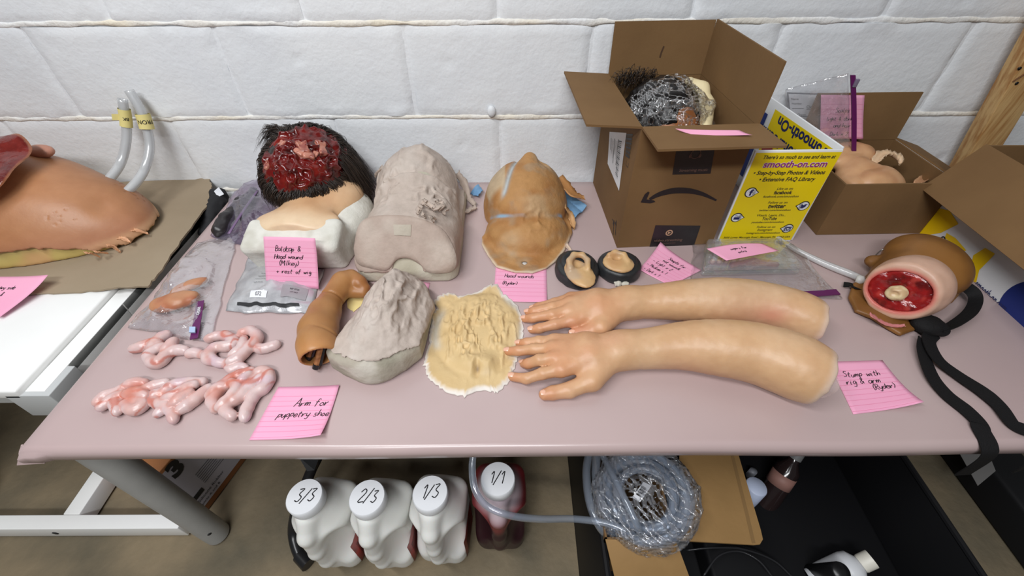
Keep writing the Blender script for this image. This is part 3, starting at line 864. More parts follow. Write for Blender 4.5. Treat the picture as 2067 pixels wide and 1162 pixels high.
for (u, v_, kind, sd_) in ((.155, .41, 'f', 1), (.90, .565, 'bird', -1), (.12, .69, 'tv', 1), (.86, .83, 'cam', -1)):
    x, y = u * wd, L_(v_)
    p = Print2D(); p.disc(x, y, .0118); p.poly([(x + sd_ * .004, y - .0105), (x + sd_ * .017, y), (x + sd_ * .004, y + .0105)] if sd_ > 0 else [(x + sd_ * .004, y + .0105), (x + sd_ * .017, y), (x + sd_ * .004, y - .0105)]); p.lay('printed_icon', pf2, DK, yb)
    p = Print2D(); p.disc(x, y, .0098); p.poly([(x + sd_ * .004, y - .0085), (x + sd_ * .0145, y), (x + sd_ * .004, y + .0085)] if sd_ > 0 else [(x + sd_ * .004, y + .0085), (x + sd_ * .0145, y), (x + sd_ * .004, y - .0085)]); p.lay('printed_icon', pf3, PAPER, yb)
    p = Print2D(); pf4 = plane_fn(A_, ux, uz, .002)
    if kind == 'f': p.text('f', x, y - .006, .019, 0, .05, 'CENTER')
    elif kind == 'bird':
        p.poly([(x - .007, y - .004), (x - .001, y - .0055), (x + .004, y - .002), (x + .0045, y + .002), (x + .0065, y + .0045), (x + .003, y + .005), (x + .0005, y + .0045), (x - .0005, y + .002), (x - .006, y + .005), (x - .0055, y), (x - .004, y - .0025)])
    elif kind == 'tv': p.rect(x - .006, y - .0045, x + .006, y + .0015); p.text('You', x, y + .0025, .006, 0, .02, 'CENTER')
    else: p.ring(x, y, .0022, .0042, 16); p.rect(x - .007, y + .003, x + .007, y + .0055); p.rect(x - .007, y - .0065, x + .007, y - .005); p.rect(x - .007, y - .005, x - .005, y + .003); p.rect(x + .005, y - .005, x + .007, y + .003)
    p.lay('printed_icon', pf4, NAVY, yb)
# rear leaf, running back towards the wall from the fold on the right
C_ = B_ + V3(.004, .004, 0); D_ = V3(C_[0] - .035, 1.022, TZ)
up = V3(0, 0, 1); bu = unit(C_ - D_); bw = np.linalg.norm(C_ - D_)
MB().slab([D_, C_, C_ + up * hgt, D_ + up * (hgt + .003)], .004, .0008).obj('rear_panel', BOARD, yb)
rf = plane_fn(D_, bu, up, .0005); rf2 = plane_fn(D_, bu, up, .0011)
p = Print2D(); p.rect(.04, .005, bw - .006, hgt - .012); p.lay('printed_field', rf, YB, yb)
p = Print2D()
for (t_, x_, y_) in (('at Smooth-On', bw - .012, hgt - .018), ('Professional Seminars', bw - .012, hgt - .056), ('Hands-On', bw - .03, hgt - .094)):
    p = Print2D(); p.text(t_, x_, y_, .032, 0, .03, rot=math.pi, sx=.95); p.lay('printed_text', rf2, NAVY, yb)
#p.text('at Smooth-On', bw - .012, hgt - .048 + .030, .032, 0, .03, rot=math.pi, sx=.95)
#p.text('Professional Seminars', bw - .012, hgt - .048 - .008, .032, 0, .03, rot=math.pi, sx=.95)
#p.text('Hands-On', bw - .03, hgt - .048 - .046, .032, 0, .03, rot=math.pi, sx=.95)
p = Print2D(); cx, cy = .062, hgt - .085
p.poly([(cx + (.024 if i % 2 else .0205) * math.cos(math.pi * i / 20), cy + (.024 if i % 2 else .0205) * math.sin(math.pi * i / 20)) for i in range(40)])
p.lay('printed_seal', rf2, mat('crimson_print', srgb(150, 24, 44), .45), yb)
p = Print2D(); p.rect(.006, .03, .024, hgt - .03); p.lay('printed_band', rf2, BLU, yb)
# ================================================================== helpers for cast skins
def polysdf(Q, poly):
    poly = np.asarray(poly, float)[:, :2]; d = np.full(len(Q), 1e9); s = np.ones(len(Q))
    n = len(poly); j = n - 1
    for i in range(n):
        e = poly[j] - poly[i]; w = Q - poly[i]
        t = np.clip(w @ e / max(e @ e, 1e-12), 0, 1); b = w - t[:, None] * e
        d = np.minimum(d, (b * b).sum(1))
        c1 = Q[:, 1] >= poly[i][1]; c2 = Q[:, 1] < poly[j][1]; c3 = e[0] * w[:, 1] > e[1] * w[:, 0]
        flip = (c1 & c2 & c3) | (~c1 & ~c2 & ~c3)
        s = np.where(flip, -s, s); j = i
    return s * np.sqrt(d)
def extrude(P, poly, z0, z1, r):
    d2 = polysdf(P[:, :2], poly) + r; dz = np.abs(P[:, 2] - (z0 + z1) / 2) - (z1 - z0) / 2 + r
    return np.minimum(np.maximum(d2, dz), 0) + np.sqrt(np.maximum(d2, 0) ** 2 + np.maximum(dz, 0) ** 2) - r
def above(P, z=TZ): return z + .0004 - P[:, 2]            # nothing sinks into the table
def gauss(P, c, r): return np.exp(-(((P - np.asarray(c, float)) / np.asarray(r, float)) ** 2).sum(-1))
def proj(P):
    q = np.asarray(P, float) - CAM; Z = q @ FWD
    return 1033.5 + FPX * (q @ RGT) / Z, 581 - FPX * (q @ UPV) / Z

SKIN = mat('silicone_skin', rough=.42, attr=True, sss=.12, bump=.06, bscale=220, spec=.45, color2=(.93, .9, .88), scale=45)
MATTE = mat('matte_silicone', rough=.62, attr=True, bump=.25, bscale=160, spec=.3, color2=(.9, .9, .89), scale=60)
PLASTER = mat('plaster', rough=.85, attr=True, bump=.35, bscale=120, spec=.15, color2=(.88, .88, .86), scale=30)
WET = mat('wet_flesh', rough=.16, attr=True, sss=.1, bump=.35, bscale=110, spec=.6, color2=(.75, .7, .7), scale=80)

# ================================================================== two severed arms
def hand_arm(name, label, zs, arm, arm_r, palm, knuckle, fingers, thumb, endcut, wrist_w, pink, seed):
    Z = lambda x, y, h: T(1000 + x * .34833, 540 + y * .34833, h)     # read off an enlarged view
    A = [T(x, y, r) for (x, y), r in zip(arm, arm_r)]
    nA_ = len(A); A = smooth_path(A, 3); arm_r = [float(q[0]) for q in smooth_path([(r, 0, 0) for r in arm_r], 3)]
    wr = A[0]
    K = [Z(*k) for k in knuckle]
    Fg = [[K[i]] + [Z(*q) for q in f] for i, f in enumerate(fingers)]
    TH = [Z(*q) for q in thumb]
    e0 = A[-1]; ed = unit(A[-1] - A[-2]); ed = unit(ed + np.asarray(endcut, float))
    def f(P):
        d = chain(P, A, arm_r, .012)
        fore = d
        pm = None
        for i, k in enumerate(K):
            m = (wr + k) / 2 + V3(0, 0, .004)
            side = np.asarray([0, (i - 1.5) * .0, 0])
            c = chain(P, [wr, m + side, k], [.021, .0185, .0125], .01)
            pm = c if pm is None else smin(pm, c, .012)
        c = chain(P, [wr, TH[0]], [.021, .017], .01); pm = smin(pm, c, .016)
        d = smin(d, pm, .018)
        fg = None
        for q in Fg:
            n = len(q); rr = np.linspace(.0108, .0073, n)
            c = chain(P, q, rr, .004); fg = c if fg is None else smin(fg, c, .0022)
        tr = np.linspace(.0145, .0092, len(TH)); c = chain(P, TH, tr, .004); fg = smin(fg, c, .002)
        d = smin(d, fg, .007)
        # ragged cut at the upper arm
        nz = vnoise(P, 90, seed) * .003 + vnoise(P, 35, seed + 3) * .004
        d = smax(d, (P - e0) @ ed - .012 + nz, .006)
        return smax(d, above(P), .004) + .0004 * vnoise(P, 120, 3)
    pts = np.array(A + K + [q for f_ in Fg for q in f_] + TH); lo = pts.min(0) - .06; hi = pts.max(0) + .06; lo[2] = TZ - .004
    v, fc = sdf_mesh(f, lo, hi, .0026)
    base = np.array(srgb(206, 166, 126)); pinkc = np.array(srgb(200, 132, 108)); pale = np.array(srgb(216, 184, 150)); ora = np.array(srgb(198, 128, 88))
    c = np.tile(base, (len(v), 1)); c = mixc(c, pale, sstep(-.2, .6, fbm(v, 14, seed + 5, 2)) * .6)
    tips = np.zeros(len(v))
    for q in Fg + [TH]: tips = np.maximum(tips, gauss(v, q[-1], [.02] * 3))
    for k in K: tips = np.maximum(tips, .8 * gauss(v, k, [.014] * 3))
    hz = sstep(.02, -.05, v[:, 0] - wr[0]); c = mixc(c, np.array(srgb(204, 146, 108)), hz * (.30 + .35 * sstep(-.2, .4, fbm(v, 26, seed, 2))))
    c = mixc(c, ora, tips * .6)
    for (x, y, h, r, s) in pink: c = mixc(c, pinkc, s * gauss(v, T(x, y, h), [r, r * .5, r * .6]))
    ends = sstep(-.012, .004, (v - e0) @ ed - .008)
    c = mixc(c, np.array(srgb(228, 206, 190)), ends * .85)
    o = thing(name, (A[6][0], A[6][1], TZ), label, 'prosthetic arm', 'silicone arms on the table')
    obj('arm_skin', v, fc, SKIN, o, col=c)
    nail = mat('fingernail', srgb(226, 176, 150), .25)
    for q, rr in [(q, .0073) for q in Fg] + [(TH, .0092)]:
        ax = unit(q[-1] - q[-2]); up_ = unit(V3(0, 0, 1) - ax * ax[2]); sd_ = np.cross(ax, up_)
        cn = q[-1] + ax * .001 + up_ * (rr - .0008); vv = []; ff = []
        for i in range(5):
            for j in range(5):
                a = (i / 4 - .5) * 2; b = (j / 4 - .5) * 2
                vv.append(cn + ax * .0058 * a * (1 - .12 * b * b) + sd_ * .0048 * b * (1 - .18 * a * a) + up_ * (.0013 - .0017 * b * b - .0006 * a * a))
        for i in range(4):
            for j in range(4): ff.append((i*5+j, i*5+j+1, (i+1)*5+j+1, (i+1)*5+j))
        obj('fingernail', vv, ff, nail, o)
    return o, A, ed
armA = hand_arm('prosthetic_arm', 'flesh-toned silicone arm lying behind, nearer the clear case, palm down', 1,
    [(1262, 611), (1313, 609), (1383, 606), (1453, 606), (1522, 611), (1592, 628), (1640, 648)], [.0255, .0275, .034, .038, .037, .037, .036],
    None, [(440, 178, .018), (432, 206, .024), (428, 248, .025), (450, 305, .021)],
    [[(345, 205, .018), (250, 228, .012), (222, 236, .008)], [(330, 230, .022), (225, 252, .013), (192, 258, .0078)],
     [(330, 272, .023), (215, 292, .013), (172, 296, .0078)], [(350, 328, .019), (255, 352, .012), (212, 360, .0078)]],
    [(610, 345, .020), (540, 372, .014), (450, 384, .0095)], (.5, .1, .0), .06,
    [(1560, 636, .05, .03, .75), (1500, 628, .04, .05, .4), (1160, 668, .02, .03, .5)], 11)
armB, AB, EB = hand_arm('prosthetic_arm', 'flesh-toned silicone arm lying in front with spread thumb, palm down', 1,
    [(1250, 706), (1313, 703), (1383, 697), (1453, 701), (1522, 711), (1590, 733), (1640, 755)], [.0285, .030, .036, .042, .044, .046, .044],
    None, [(345, 425, .022), (335, 468, .028), (350, 525, .030), (385, 590, .027)],
    [[(255, 428, .020), (180, 436, .014), (140, 440, .009)], [(225, 472, .022), (130, 482, .015), (75, 484, .010)],
     [(255, 535, .027), (190, 556, .016), (165, 556, .0085)], [(275, 612, .022), (180, 642, .013), (100, 632, .0085)]],
    [(560, 655, .020), (430, 708, .013), (330, 725, .0105), (285, 735, .0098)], (.4, -.1, -.1), .07,
    [(1390, 735, .02, .05, .35), (1240, 690, .05, .03, .3), (1480, 745, .015, .05, .3)], 23)
# loose film of clear silicone hanging at the cut
MEM = film('silicone_membrane', (.97, .93, .92), .35, srgb(226, 204, 200), .05, .4, .25)
v = []; nU, nV = 14, 8
for i in range(nU + 1):
    for j in range(nV + 1):
        a = math.radians(-100 + 200 * i / nU); b = j / nV
        c = AB[-1] + EB * .006; s_ = unit(np.cross(EB, V3(0, 0, 1))); u_ = np.cross(s_, EB)
        r = .042 - .006 * b + .004 * math.sin(5 * a + 3 * b)
        q = c + (s_ * math.cos(a) * .9 + u_ * math.sin(a) * .85) * r + EB * (.014 * b * (1 + .5 * math.sin(3.1 * a)))
        q[2] = max(q[2], TZ + .001); v.append(q)
f = [(i*(nV+1)+j, i*(nV+1)+j+1, (i+1)*(nV+1)+j+1, (i+1)*(nV+1)+j) for i in range(nU) for j in range(nV)]
obj('membrane', v, f, MEM, armB)

# ================================================================== intestines
GUT = mat('gut_silicone', rough=.3, attr=True, sss=.15, bump=.1, bscale=150, spec=.5, color2=(.93, .88, .88), scale=60)
def gut(label, tubes, seed, blobs=()):
    Q = lambda x, y, h: T(180 + x * .32694, 520 + y * .32694, h)
    ch = []
    for k, (pts, r, lift) in enumerate(tubes):
        P3 = smooth_path([Q(x, y, r * .75 + lift) for x, y in pts], 4)
        n = len(P3); rr = [r * (.82 + .18 * math.sin(math.pi * min(1, (i + .6) / n * 1.1))) * (1 + .07 * math.sin(i * 1.9 + k)) for i in range(n)]
        ch.append((P3, rr))
    allp = np.concatenate([np.array(c[0]) for c in ch])
    lo = allp.min(0) - .016; hi = allp.max(0) + .016; lo[2] = TZ - .003
    def f(P):
        d = None
        for P3, rr in ch:
            c = chain(P, P3, rr, .003); d = c if d is None else smin(d, c, .0016)
        return smax(d, above(P), .002) + .0005 * vnoise(P, 110, seed)
    v, fc = sdf_mesh(f, lo, hi, .0021)
    c = np.tile(srgb(212, 190, 188), (len(v), 1)); c = mixc(c, srgb(208, 168, 160), sstep(-.1, .5, fbm(v, 45, seed, 2)) * .7)
    c = mixc(c, srgb(206, 184, 196), sstep(.1, .6, fbm(v, 30, seed + 9, 2)) * .6)
    # crease blush and painted veins
    ds = np.sort(np.stack([chain(v, P3, rr) for P3, rr in ch]), 0)
    if len(ch) > 1: c = mixc(c, srgb(196, 116, 92), (1 - sstep(.0, .004, ds[1])) * .55)
    vein = sstep(.80, .93, ridge(v, 34, seed + 2, 1)) * sstep(-.1, .2, fbm(v, 20, seed + 7, 2))
    c = mixc(c, srgb(186, 84, 56), vein * .65)
    for (x, y, r, s) in blobs: c = mixc(c, srgb(204, 112, 84), s * gauss(v, Q(x, y, .012), [r, r, .02]))
    o = obj('intestine_coil', v, fc, GUT, None, col=c, loc=(allp[:, 0].mean(), allp[:, 1].mean(), TZ))
    return tag(o, label, 'intestine', 'silicone intestine pieces')
R_ = .0088
gut('small pinkish-white intestine knot just below the bag of flesh pieces', [
    ([(272, 562), (330, 548), (395, 528), (440, 548)], .0092, 0), ([(482, 472), (445, 490), (405, 528), (380, 570)], .0085, .003),
    ([(592, 572), (545, 570), (485, 592), (445, 640), (392, 645), (368, 605), (405, 572), (455, 548)], .0098, 0), ([(525, 512), (500, 540), (465, 575)], .0085, .005)], 3, [(360, 515, .012, .5), (500, 540, .012, .35)])
gut('spreading intestine piece with a thin pointed end to the right', [
    ([(735, 500), (790, 482), (850, 482), (900, 520), (860, 545), (785, 552), (742, 592), (765, 632), (830, 652), (900, 640)], R_, 0),
    ([(945, 462), (1000, 450), (1040, 490), (1010, 532), (960, 582), (922, 620), (870, 642)], .0092, .004), ([(1005, 545), (1070, 562), (1130, 545), (1160, 532)], .0085, 0),
    ([(760, 562), (722, 618), (750, 642)], .0075, .002), ([(880, 602), (940, 560), (955, 500)], .0085, .006), ([(618, 598), (650, 585), (690, 596)], .0085, -.002), ([(700, 600), (735, 600)], .007, -.001),
    ([(850, 660), (880, 690), (925, 668), (970, 682)], .007, 0)], 5, [(950, 470, .01, .6), (1020, 510, .012, .5), (840, 470, .01, .5)])
gut('long-fingered intestine coil left of the lowest pink note', [
    ([(960, 988), (975, 930), (1020, 850), (1090, 790), (1112, 725), (1062, 700), (1000, 760), (945, 810)], .0092, .001),
    ([(882, 978), (842, 940), (870, 890), (930, 862), (990, 800), (1060, 742)], .009, .003), ([(780, 930), (762, 880), (800, 820), (862, 762), (930, 722), (1000, 700)], .0096, 0),
    ([(742, 848), (800, 800), (850, 790)], .0085, .004), ([(800, 920), (870, 862), (912, 800), (880, 770)], .0085, .007), ([(930, 770), (990, 720)], .008, .008)], 7, [(870, 750, .014, .6), (800, 850, .012, .5), (910, 780, .01, .5)])
gut('reddest intestine coil, leftmost of the row along the table front', [
    ([(52, 892), (100, 852), (170, 832), (222, 800)], .0085, 0), ([(72, 922), (130, 882), (192, 852), (240, 840)], .0082, .003), ([(172, 950), (162, 892), (202, 852)], .0082, .002),
    ([(222, 902), (262, 938), (320, 922), (335, 888), (275, 888)], .0085, .002), ([(232, 792), (282, 772), (342, 772)], .0085, .001), ([(330, 822), (400, 792), (472, 770)], .0085, .003),
    ([(240, 842), (300, 832), (352, 852)], .0092, .005)], 9, [(285, 820, .020, .95), (70, 890, .008, .6), (250, 890, .008, .6)])
gut('intestine coil with a drooping pale end, in the middle of the front row', [
    ([(522, 1000), (508, 942), (462, 912), (412, 892), (372, 882)], .0085, .0), ([(422, 962), (470, 932)], .0072, 0), ([(562, 940), (620, 902), (682, 852), (740, 802)], .0088, .001),
    ([(452, 842), (512, 792), (602, 770), (702, 765)], .0088, 0), ([(472, 862), (542, 842), (602, 802), (652, 782)], .0085, .005), ([(522, 902), (562, 872), (622, 832)], .0085, .006), ([(385, 852), (442, 832)], .008, .002)], 12,
    [(450, 850, .009, .7), (610, 830, .009, .6), (530, 890, .009, .6)])

# ================================================================== puppet baby arm
def zq(x, y, h): return T(580 + x * .2582, 520 + y * .2582, h)
BA = [zq(440, 200, .030), zq(345, 325, .026), zq(292, 430, .030), zq(243, 560, .034), zq(236, 680, .036), zq(242, 745, .036)]
BR = [.0245, .0205, .0275, .032, .032, .0305]
be = unit(unit(BA[-1] - BA[-2]) + V3(0, 0, -.25))
def f(P):
    d = chain(P, BA, BR, .006)
    k = smin(caps(P, zq(500, 150, .034), zq(560, 195, .03), .015, .015), caps(P, zq(560, 195, .03), zq(600, 240, .022), .0135, .012), .004)
    k = smin(k, caps(P, zq(520, 260, .02), zq(590, 270, .018), .014, .011), .003)
    d = smin(d, k, .006)
    # wrist and elbow creases
    d = d + .0028 * np.exp(-(((P - BA[1]) @ unit(BA[2] - BA[0])) / .0022) ** 2) * (np.abs(d) < .01)
    cr = zq(330, 585, .05); d = d + .0022 * np.exp(-(((P - cr) @ unit(V3(.2, 1, .1))) / .0025) ** 2) * gauss(P, cr, [.03] * 3)
    d = smax(d, (P - BA[-1]) @ be - .008, .003)
    inner = chain(P, BA[3:] + [BA[-1] + be * .06], [.024, .0255, .0245, .024], .006)
    inner = np.maximum(inner, -((P - BA[-1]) @ be + .032))
    d = smax(d, -inner, .002)
    return smax(d, above(P), .003)
lo = np.array(BA).min(0) - .05; hi = np.array(BA).max(0) + .06; lo[2] = TZ - .003
v, fc = sdf_mesh(f, lo, hi, .0021)
c = np.tile(srgb(168, 120, 72), (len(v), 1)); c = mixc(c, srgb(150, 100, 54), sstep(-.2, .5, fbm(v, 30, 2, 2)) * .6)
c = mixc(c, srgb(196, 140, 88), sstep(-.03, .0, (v - BA[-1]) @ be - .004) * .6)
c = mixc(c, srgb(150, 86, 42), gauss(v, zq(580, 200, .03), [.02] * 3) * .6)
ba = thing('puppet_arm', (BA[3][0], BA[3][1], TZ), 'small tan baby arm with a fist, hollow end showing sticks', 'prosthetic arm')
obj('arm_skin', v, fc, SKIN, ba, col=c)
STICK = mat('wood_stick', srgb(166, 112, 66), .6, srgb(130, 80, 44), 40, stretch=(1, 1, 6)); TIP = mat('black_tip', (.012, .012, .012), .4)
for (a, b, tt) in (((195, 690, .040), (165, 775, .022), (160, 805, .016)), ((262, 700, .04), (228, 840, .014), (218, 868, .009))):
    A_, B_, C_ = zq(*a), zq(*b), zq(*tt)
    sk = MB().tube([A_ + (A_ - B_) * .6, B_], .0052, 8).obj('control_stick', STICK, ba)
    MB().tube([B_ - (C_ - B_) * .3, C_], [.0058, .005], 8).obj('stick_tip', TIP, sk)
    MB().tube([A_ + V3(.006, 0, 0), B_ + V3(.007, 0, .001)], .0028, 6).obj('control_stick', TIP, ba)

# ================================================================== grey face cast in the middle
fp = [zq(x, y, 0) for x, y in ((350, 835), (365, 885), (450, 935), (620, 958), (800, 930), (930, 895), (1060, 800), (1090, 700))]
fpoly = [p[:2] for p in fp] + [(-.146, .55), (-.168, .59), (-.205, .605), (-.238, .585), (-.262, .53), (-.29, .47)]
Gc = V3(-.215, .50, TZ)
def face_body(P):
    b = extrude(P, fpoly, TZ, TZ + .044, .012)
    d = chain(P, [V3(-.206, .578, TZ + .026), V3(-.212, .54, TZ + .032), V3(-.222, .475, TZ + .022), V3(-.228, .44, TZ + .010)], [.036, .044, .050, .042], .02)
    return smin(b, d, .02)
def face_relief(P):
    q = P * np.array([1.5, .8, 1])
    m = gauss(P, V3(-.205, .525, TZ + .09), [.05, .075, .06])
    r = .009 * sstep(.15, .8, ridge(q, 42, 4, 2)) * m + .0025 * fbm(P, 60, 5, 3)
    nose = .016 * np.exp(-((P[:, 0] + .207 + .1 * (P[:, 1] - .52)) / .016) ** 2) * sstep(.46, .49, P[:, 1]) * (1 - sstep(.585, .62, P[:, 1]))
    return r + nose * .8
def f_pl(P): return smax(face_body(P) + .001 * fbm(P, 50, 3, 2), above(P), .004)
def cutz(P):
    return TZ + .036 + .014 * (1 - sstep(.42, .47, P[:, 1])) + .008 * fbm(P * np.array([1, 1, .2]), 28, 8, 3) - .02 * sstep(.47, .56, P[:, 1])
def f_sk(P):
    d = face_body(P) - .0035 - face_relief(P)
    return smax(smax(d, cutz(P) - P[:, 2], .002), above(P), .003)
lo = np.array([-.325, .385, TZ - .003]); hi = np.array([-.11, .66, TZ + .13])
fcst = thing('face_cast', (Gc[0], Gc[1], TZ), 'grey wrinkled face skin on a plaster base, right of the baby arm', 'cast')
v, fc = sdf_mesh(f_pl, lo, hi, .0024); c = np.tile(srgb(178, 170, 156), (len(v), 1)); c = mixc(c, srgb(150, 146, 130), sstep(-.1, .5, fbm(v, 25, 2, 3)) * .8)
c = mixc(c, srgb(206, 200, 190), sstep(.1, .5, fbm(v * np.array([1, 1, 2.5]), 22, 12, 3)) * .6)
obj('plaster_base', v, fc, PLASTER, fcst, col=c)
v, fc = sdf_mesh(f_sk, lo, hi, .0021); c = np.tile(srgb(188, 174, 164), (len(v), 1)); c = mixc(c, srgb(204, 194, 186), sstep(.0, .5, fbm(v, 20, 31, 3)) * .7)
obj('silicone_skin', v, fc, MATTE, fcst, col=c)
for i, (x, y) in enumerate(((505, 705), (560, 712), (640, 690), (700, 730), (800, 722))):
    p = zq(x, y, .046); v, fc = sdf_mesh(lambda P: ell(P, p, [.010, .006, .007]) + .002 * vnoise(P, 160, i), p - .016, p + .016, .002)
    obj('plaster_lump', v, fc, PLASTER, fcst, col=np.tile(srgb(196, 194, 184), (len(v), 1)))

# ================================================================== cream belly sheet
ol = [(1180,300),(1270,275),(1350,302),(1500,262),(1560,222),(1640,215),(1690,285),(1790,370),(1830,470),(1848,560),(1840,680),(1800,800),(1770,880),(1740,960),(1640,1055),(1590,1040),(1480,1050),(1370,1085),(1230,1040),(1120,960),(1080,880),(1078,800),(1110,650),(1120,520),(1125,450),(1170,400),(1145,355)]
OL = smooth_path([zq(x, y, 0) for x, y in ol + ol[:1]], 7)[:-1]; OL = np.array(OL)
cc = zq(1480, 655, 0); nR = 70; rnd = np.random.RandomState(2)
v = []
S_ = np.linspace(0, 1, nR + 1)
jit = 1 + .012 * rnd.randn(len(OL))
for s in S_:
    q = cc + (OL - cc) * s * (1 + (jit[:, None] - 1) * s)
    v.append(q)
v = np.concatenate(v); nO = len(OL)
sfrac = np.repeat(S_, nO)
wc = zq(1500, 570, 0); W_ = gauss(v, wc, [.058, .075, 1]); 
q = v * np.array([1.7, .75, 1])
wr_ = ridge(q, 50, 6, 2)
h = .0035 + .011 * W_ * sstep(.05, .95, wr_) + .0055 * W_ + .0022 * fbm(v, 30, 3, 3) * (1 - .3 * W_)
dring = np.sqrt(((v - wc)[:, 0] / .078) ** 2 + ((v - wc)[:, 1] / .098) ** 2)
h -= .0035 * np.exp(-((dring - 1.0) / .09) ** 2)
nv = zq(1490, 885, 0); h += .012 * gauss(v, zq(1420, 850, 0), [.018, .02, 1]) + .012 * gauss(v, zq(1560, 850, 0), [.018, .02, 1]) - .010 * gauss(v, nv, [.006, .012, 1])
h = np.maximum(h, .001) * (1 - .8 * sstep(.93, 1, sfrac)) + .001
c = np.tile(srgb(210, 182, 134), (len(v), 1)); c = mixc(c, srgb(200, 170, 120), sstep(-.2, .5, fbm(v, 20, 8, 2)) * .6)
c = mixc(c, srgb(198, 188, 170), np.exp(-((dring - 1.0) / .10) ** 2) * sstep(-.1, .3, fbm(v, 12, 4, 2)))
c = mixc(c, srgb(226, 220, 214), sstep(.90, .99, sfrac + .05 * fbm(v, 25, 5, 2)) * .9)
c = mixc(c, srgb(120, 100, 84), gauss(v, nv, [.003, .005, 1]) * .8)
v3 = v.copy(); v3[:, 2] = TZ + h
bot = v.copy(); bot[:, 2] = TZ + .0004
fcs = []
for k in range(nR):
    for i in range(nO):
        j = (i + 1) % nO
        if k == 0: fcs.append((0, nO + i, nO + j)) if i or True else None
        else: fcs.append((k*nO+i, (k+1)*nO+i, (k+1)*nO+j, k*nO+j))
rim = nR * nO; n0 = len(v3); vv = np.concatenate([v3, bot[rim:]])
for i in range(nO):
    j = (i + 1) % nO; fcs.append((rim + i, n0 + i, n0 + j, rim + j))
vv[1:nO] = vv[0] + 1e-6 * np.arange(1, nO)[:, None]
o = obj('belly_skin', vv, [q for q in fcs], mat('cream_silicone', rough=.55, attr=True, bump=.12, bscale=200, spec=.35), None, col=np.concatenate([c, c[rim:]]), loc=(cc[0], cc[1], TZ))
tag(o, 'flat cream silicone skin with wrinkled wound and navel, under the fingertips', 'prosthetic')
# ================================================================== grey head cast
GC = -.213
GO = V3(GC, .643, TZ + .03); GU = unit(V3(0, .062, .075)); GN = np.cross(V3(1, 0, 0), GU)
def gh_body(P):
    head = ell(P, [GC - .008, .900, TZ + .040], [.092, .115, .108])
    neck = ell(P, [GC, .81, TZ + .026], [.093, .10, .088])
    sh_ = smax(rbox(P, [GC + .002, .720, TZ + .046], [.099, .078, .062], .022), (P - GO) @ GN + .001, .006)
    sh_ = smax(sh_, ell(P, [GC + .002, .72, TZ - .01], [.122, .30, .124]), .012)
    d = smin(smin(head, neck, .03), sh_, .008)
    base = rbox(P, [GC + .002, .80, TZ + .012], [.100, .145, .02], .014)
    return smin(d, base, .012)
def gh_pl(P): return smax(gh_body(P) + .0012 * fbm(P, 45, 3, 3), above(P), .004)
def gh_skin(P):
    rel = .0016 * fbm(P, 30, 14, 3)
    up_ = sstep(TZ + .03, TZ + .09, P[:, 2])
    rel = rel + .0030 * up_ * sstep(.45, .9, ridge(P * np.array([1.3, .8, 1]), 24, 21, 2)) * sstep(.80, .86, P[:, 1])
    rel = rel + .010 * gauss(P, [-.17, .79, TZ + .10], [.035, .03, .05]) * sstep(.1, .9, ridge(P, 70, 22, 1))
    rel = rel + .008 * gauss(P, [-.26, .83, TZ + .11], [.03, .05, .04]) * sstep(.2, .9, ridge(P, 60, 25, 1))
    rel = rel + .007 * gauss(P, [-.205, .935, TZ + .15], [.022, .035, .03]) + .004 * gauss(P, [-.18, .90, TZ + .14], [.03, .06, .05]) * ridge(P * np.array([1.6, .5, 1]), 30, 41, 1)          # nose at the top of the face
    rel = rel - .005 * np.exp(-((P[:, 1] - .845 - .12 * (P[:, 0] + .2)) / .005) ** 2) * up_ + .004 * np.exp(-((P[:, 1] - .835 - .12 * (P[:, 0] + .2)) / .006) ** 2) * up_
    d = gh_body(P) - .0035 - rel
    cut = TZ + .028 + .006 * fbm(P * np.array([1, 1, .3]), 30, 5, 3)
    # arched cut-out at the bottom of the shoulder face
    ar = np.sqrt(((P[:, 0] - (GC + .008)) / .034) ** 2 + ((P[:, 2] - TZ) / .062) ** 2) - 1
    notch = np.where(P[:, 1] < .72, -ar * .04 + .003 * vnoise(P, 60, 4), -1.0)
    d = smax(d, cut - P[:, 2], .002); d = smax(d, notch, .003)
    # seam between the shoulder panel and the head skin
    return smax(d, above(P), .002)
lo = np.array([-.34, .62, TZ - .003]); hi = np.array([-.09, 1.035, TZ + .19])
gh = thing('head_cast', (GC, .80, TZ), 'grey clay-coloured head cast with shoulders, between the wig head and tan mask', 'cast')
v, fc = sdf_mesh(gh_pl, lo, hi, .003)
c = np.tile(srgb(196, 190, 174), (len(v), 1)); c = mixc(c, srgb(176, 168, 148), sstep(-.1, .5, fbm(v, 20, 7, 3)) * .7)
obj('plaster_base', v, fc, PLASTER, gh, col=c)
v, fc = sdf_mesh(gh_skin, lo, hi, .0027)
c = np.tile(srgb(188, 173, 162), (len(v), 1)); c = mixc(c, srgb(200, 188, 178), sstep(-.1, .5, fbm(v, 18, 6, 3)) * .7)
c = mixc(c, srgb(172, 152, 140), sstep(.73, .70, v[:, 1]) * sstep(TZ + .11, TZ + .08, v[:, 2]) * .8)
obj('silicone_skin', v, fc, MATTE, gh, col=c)
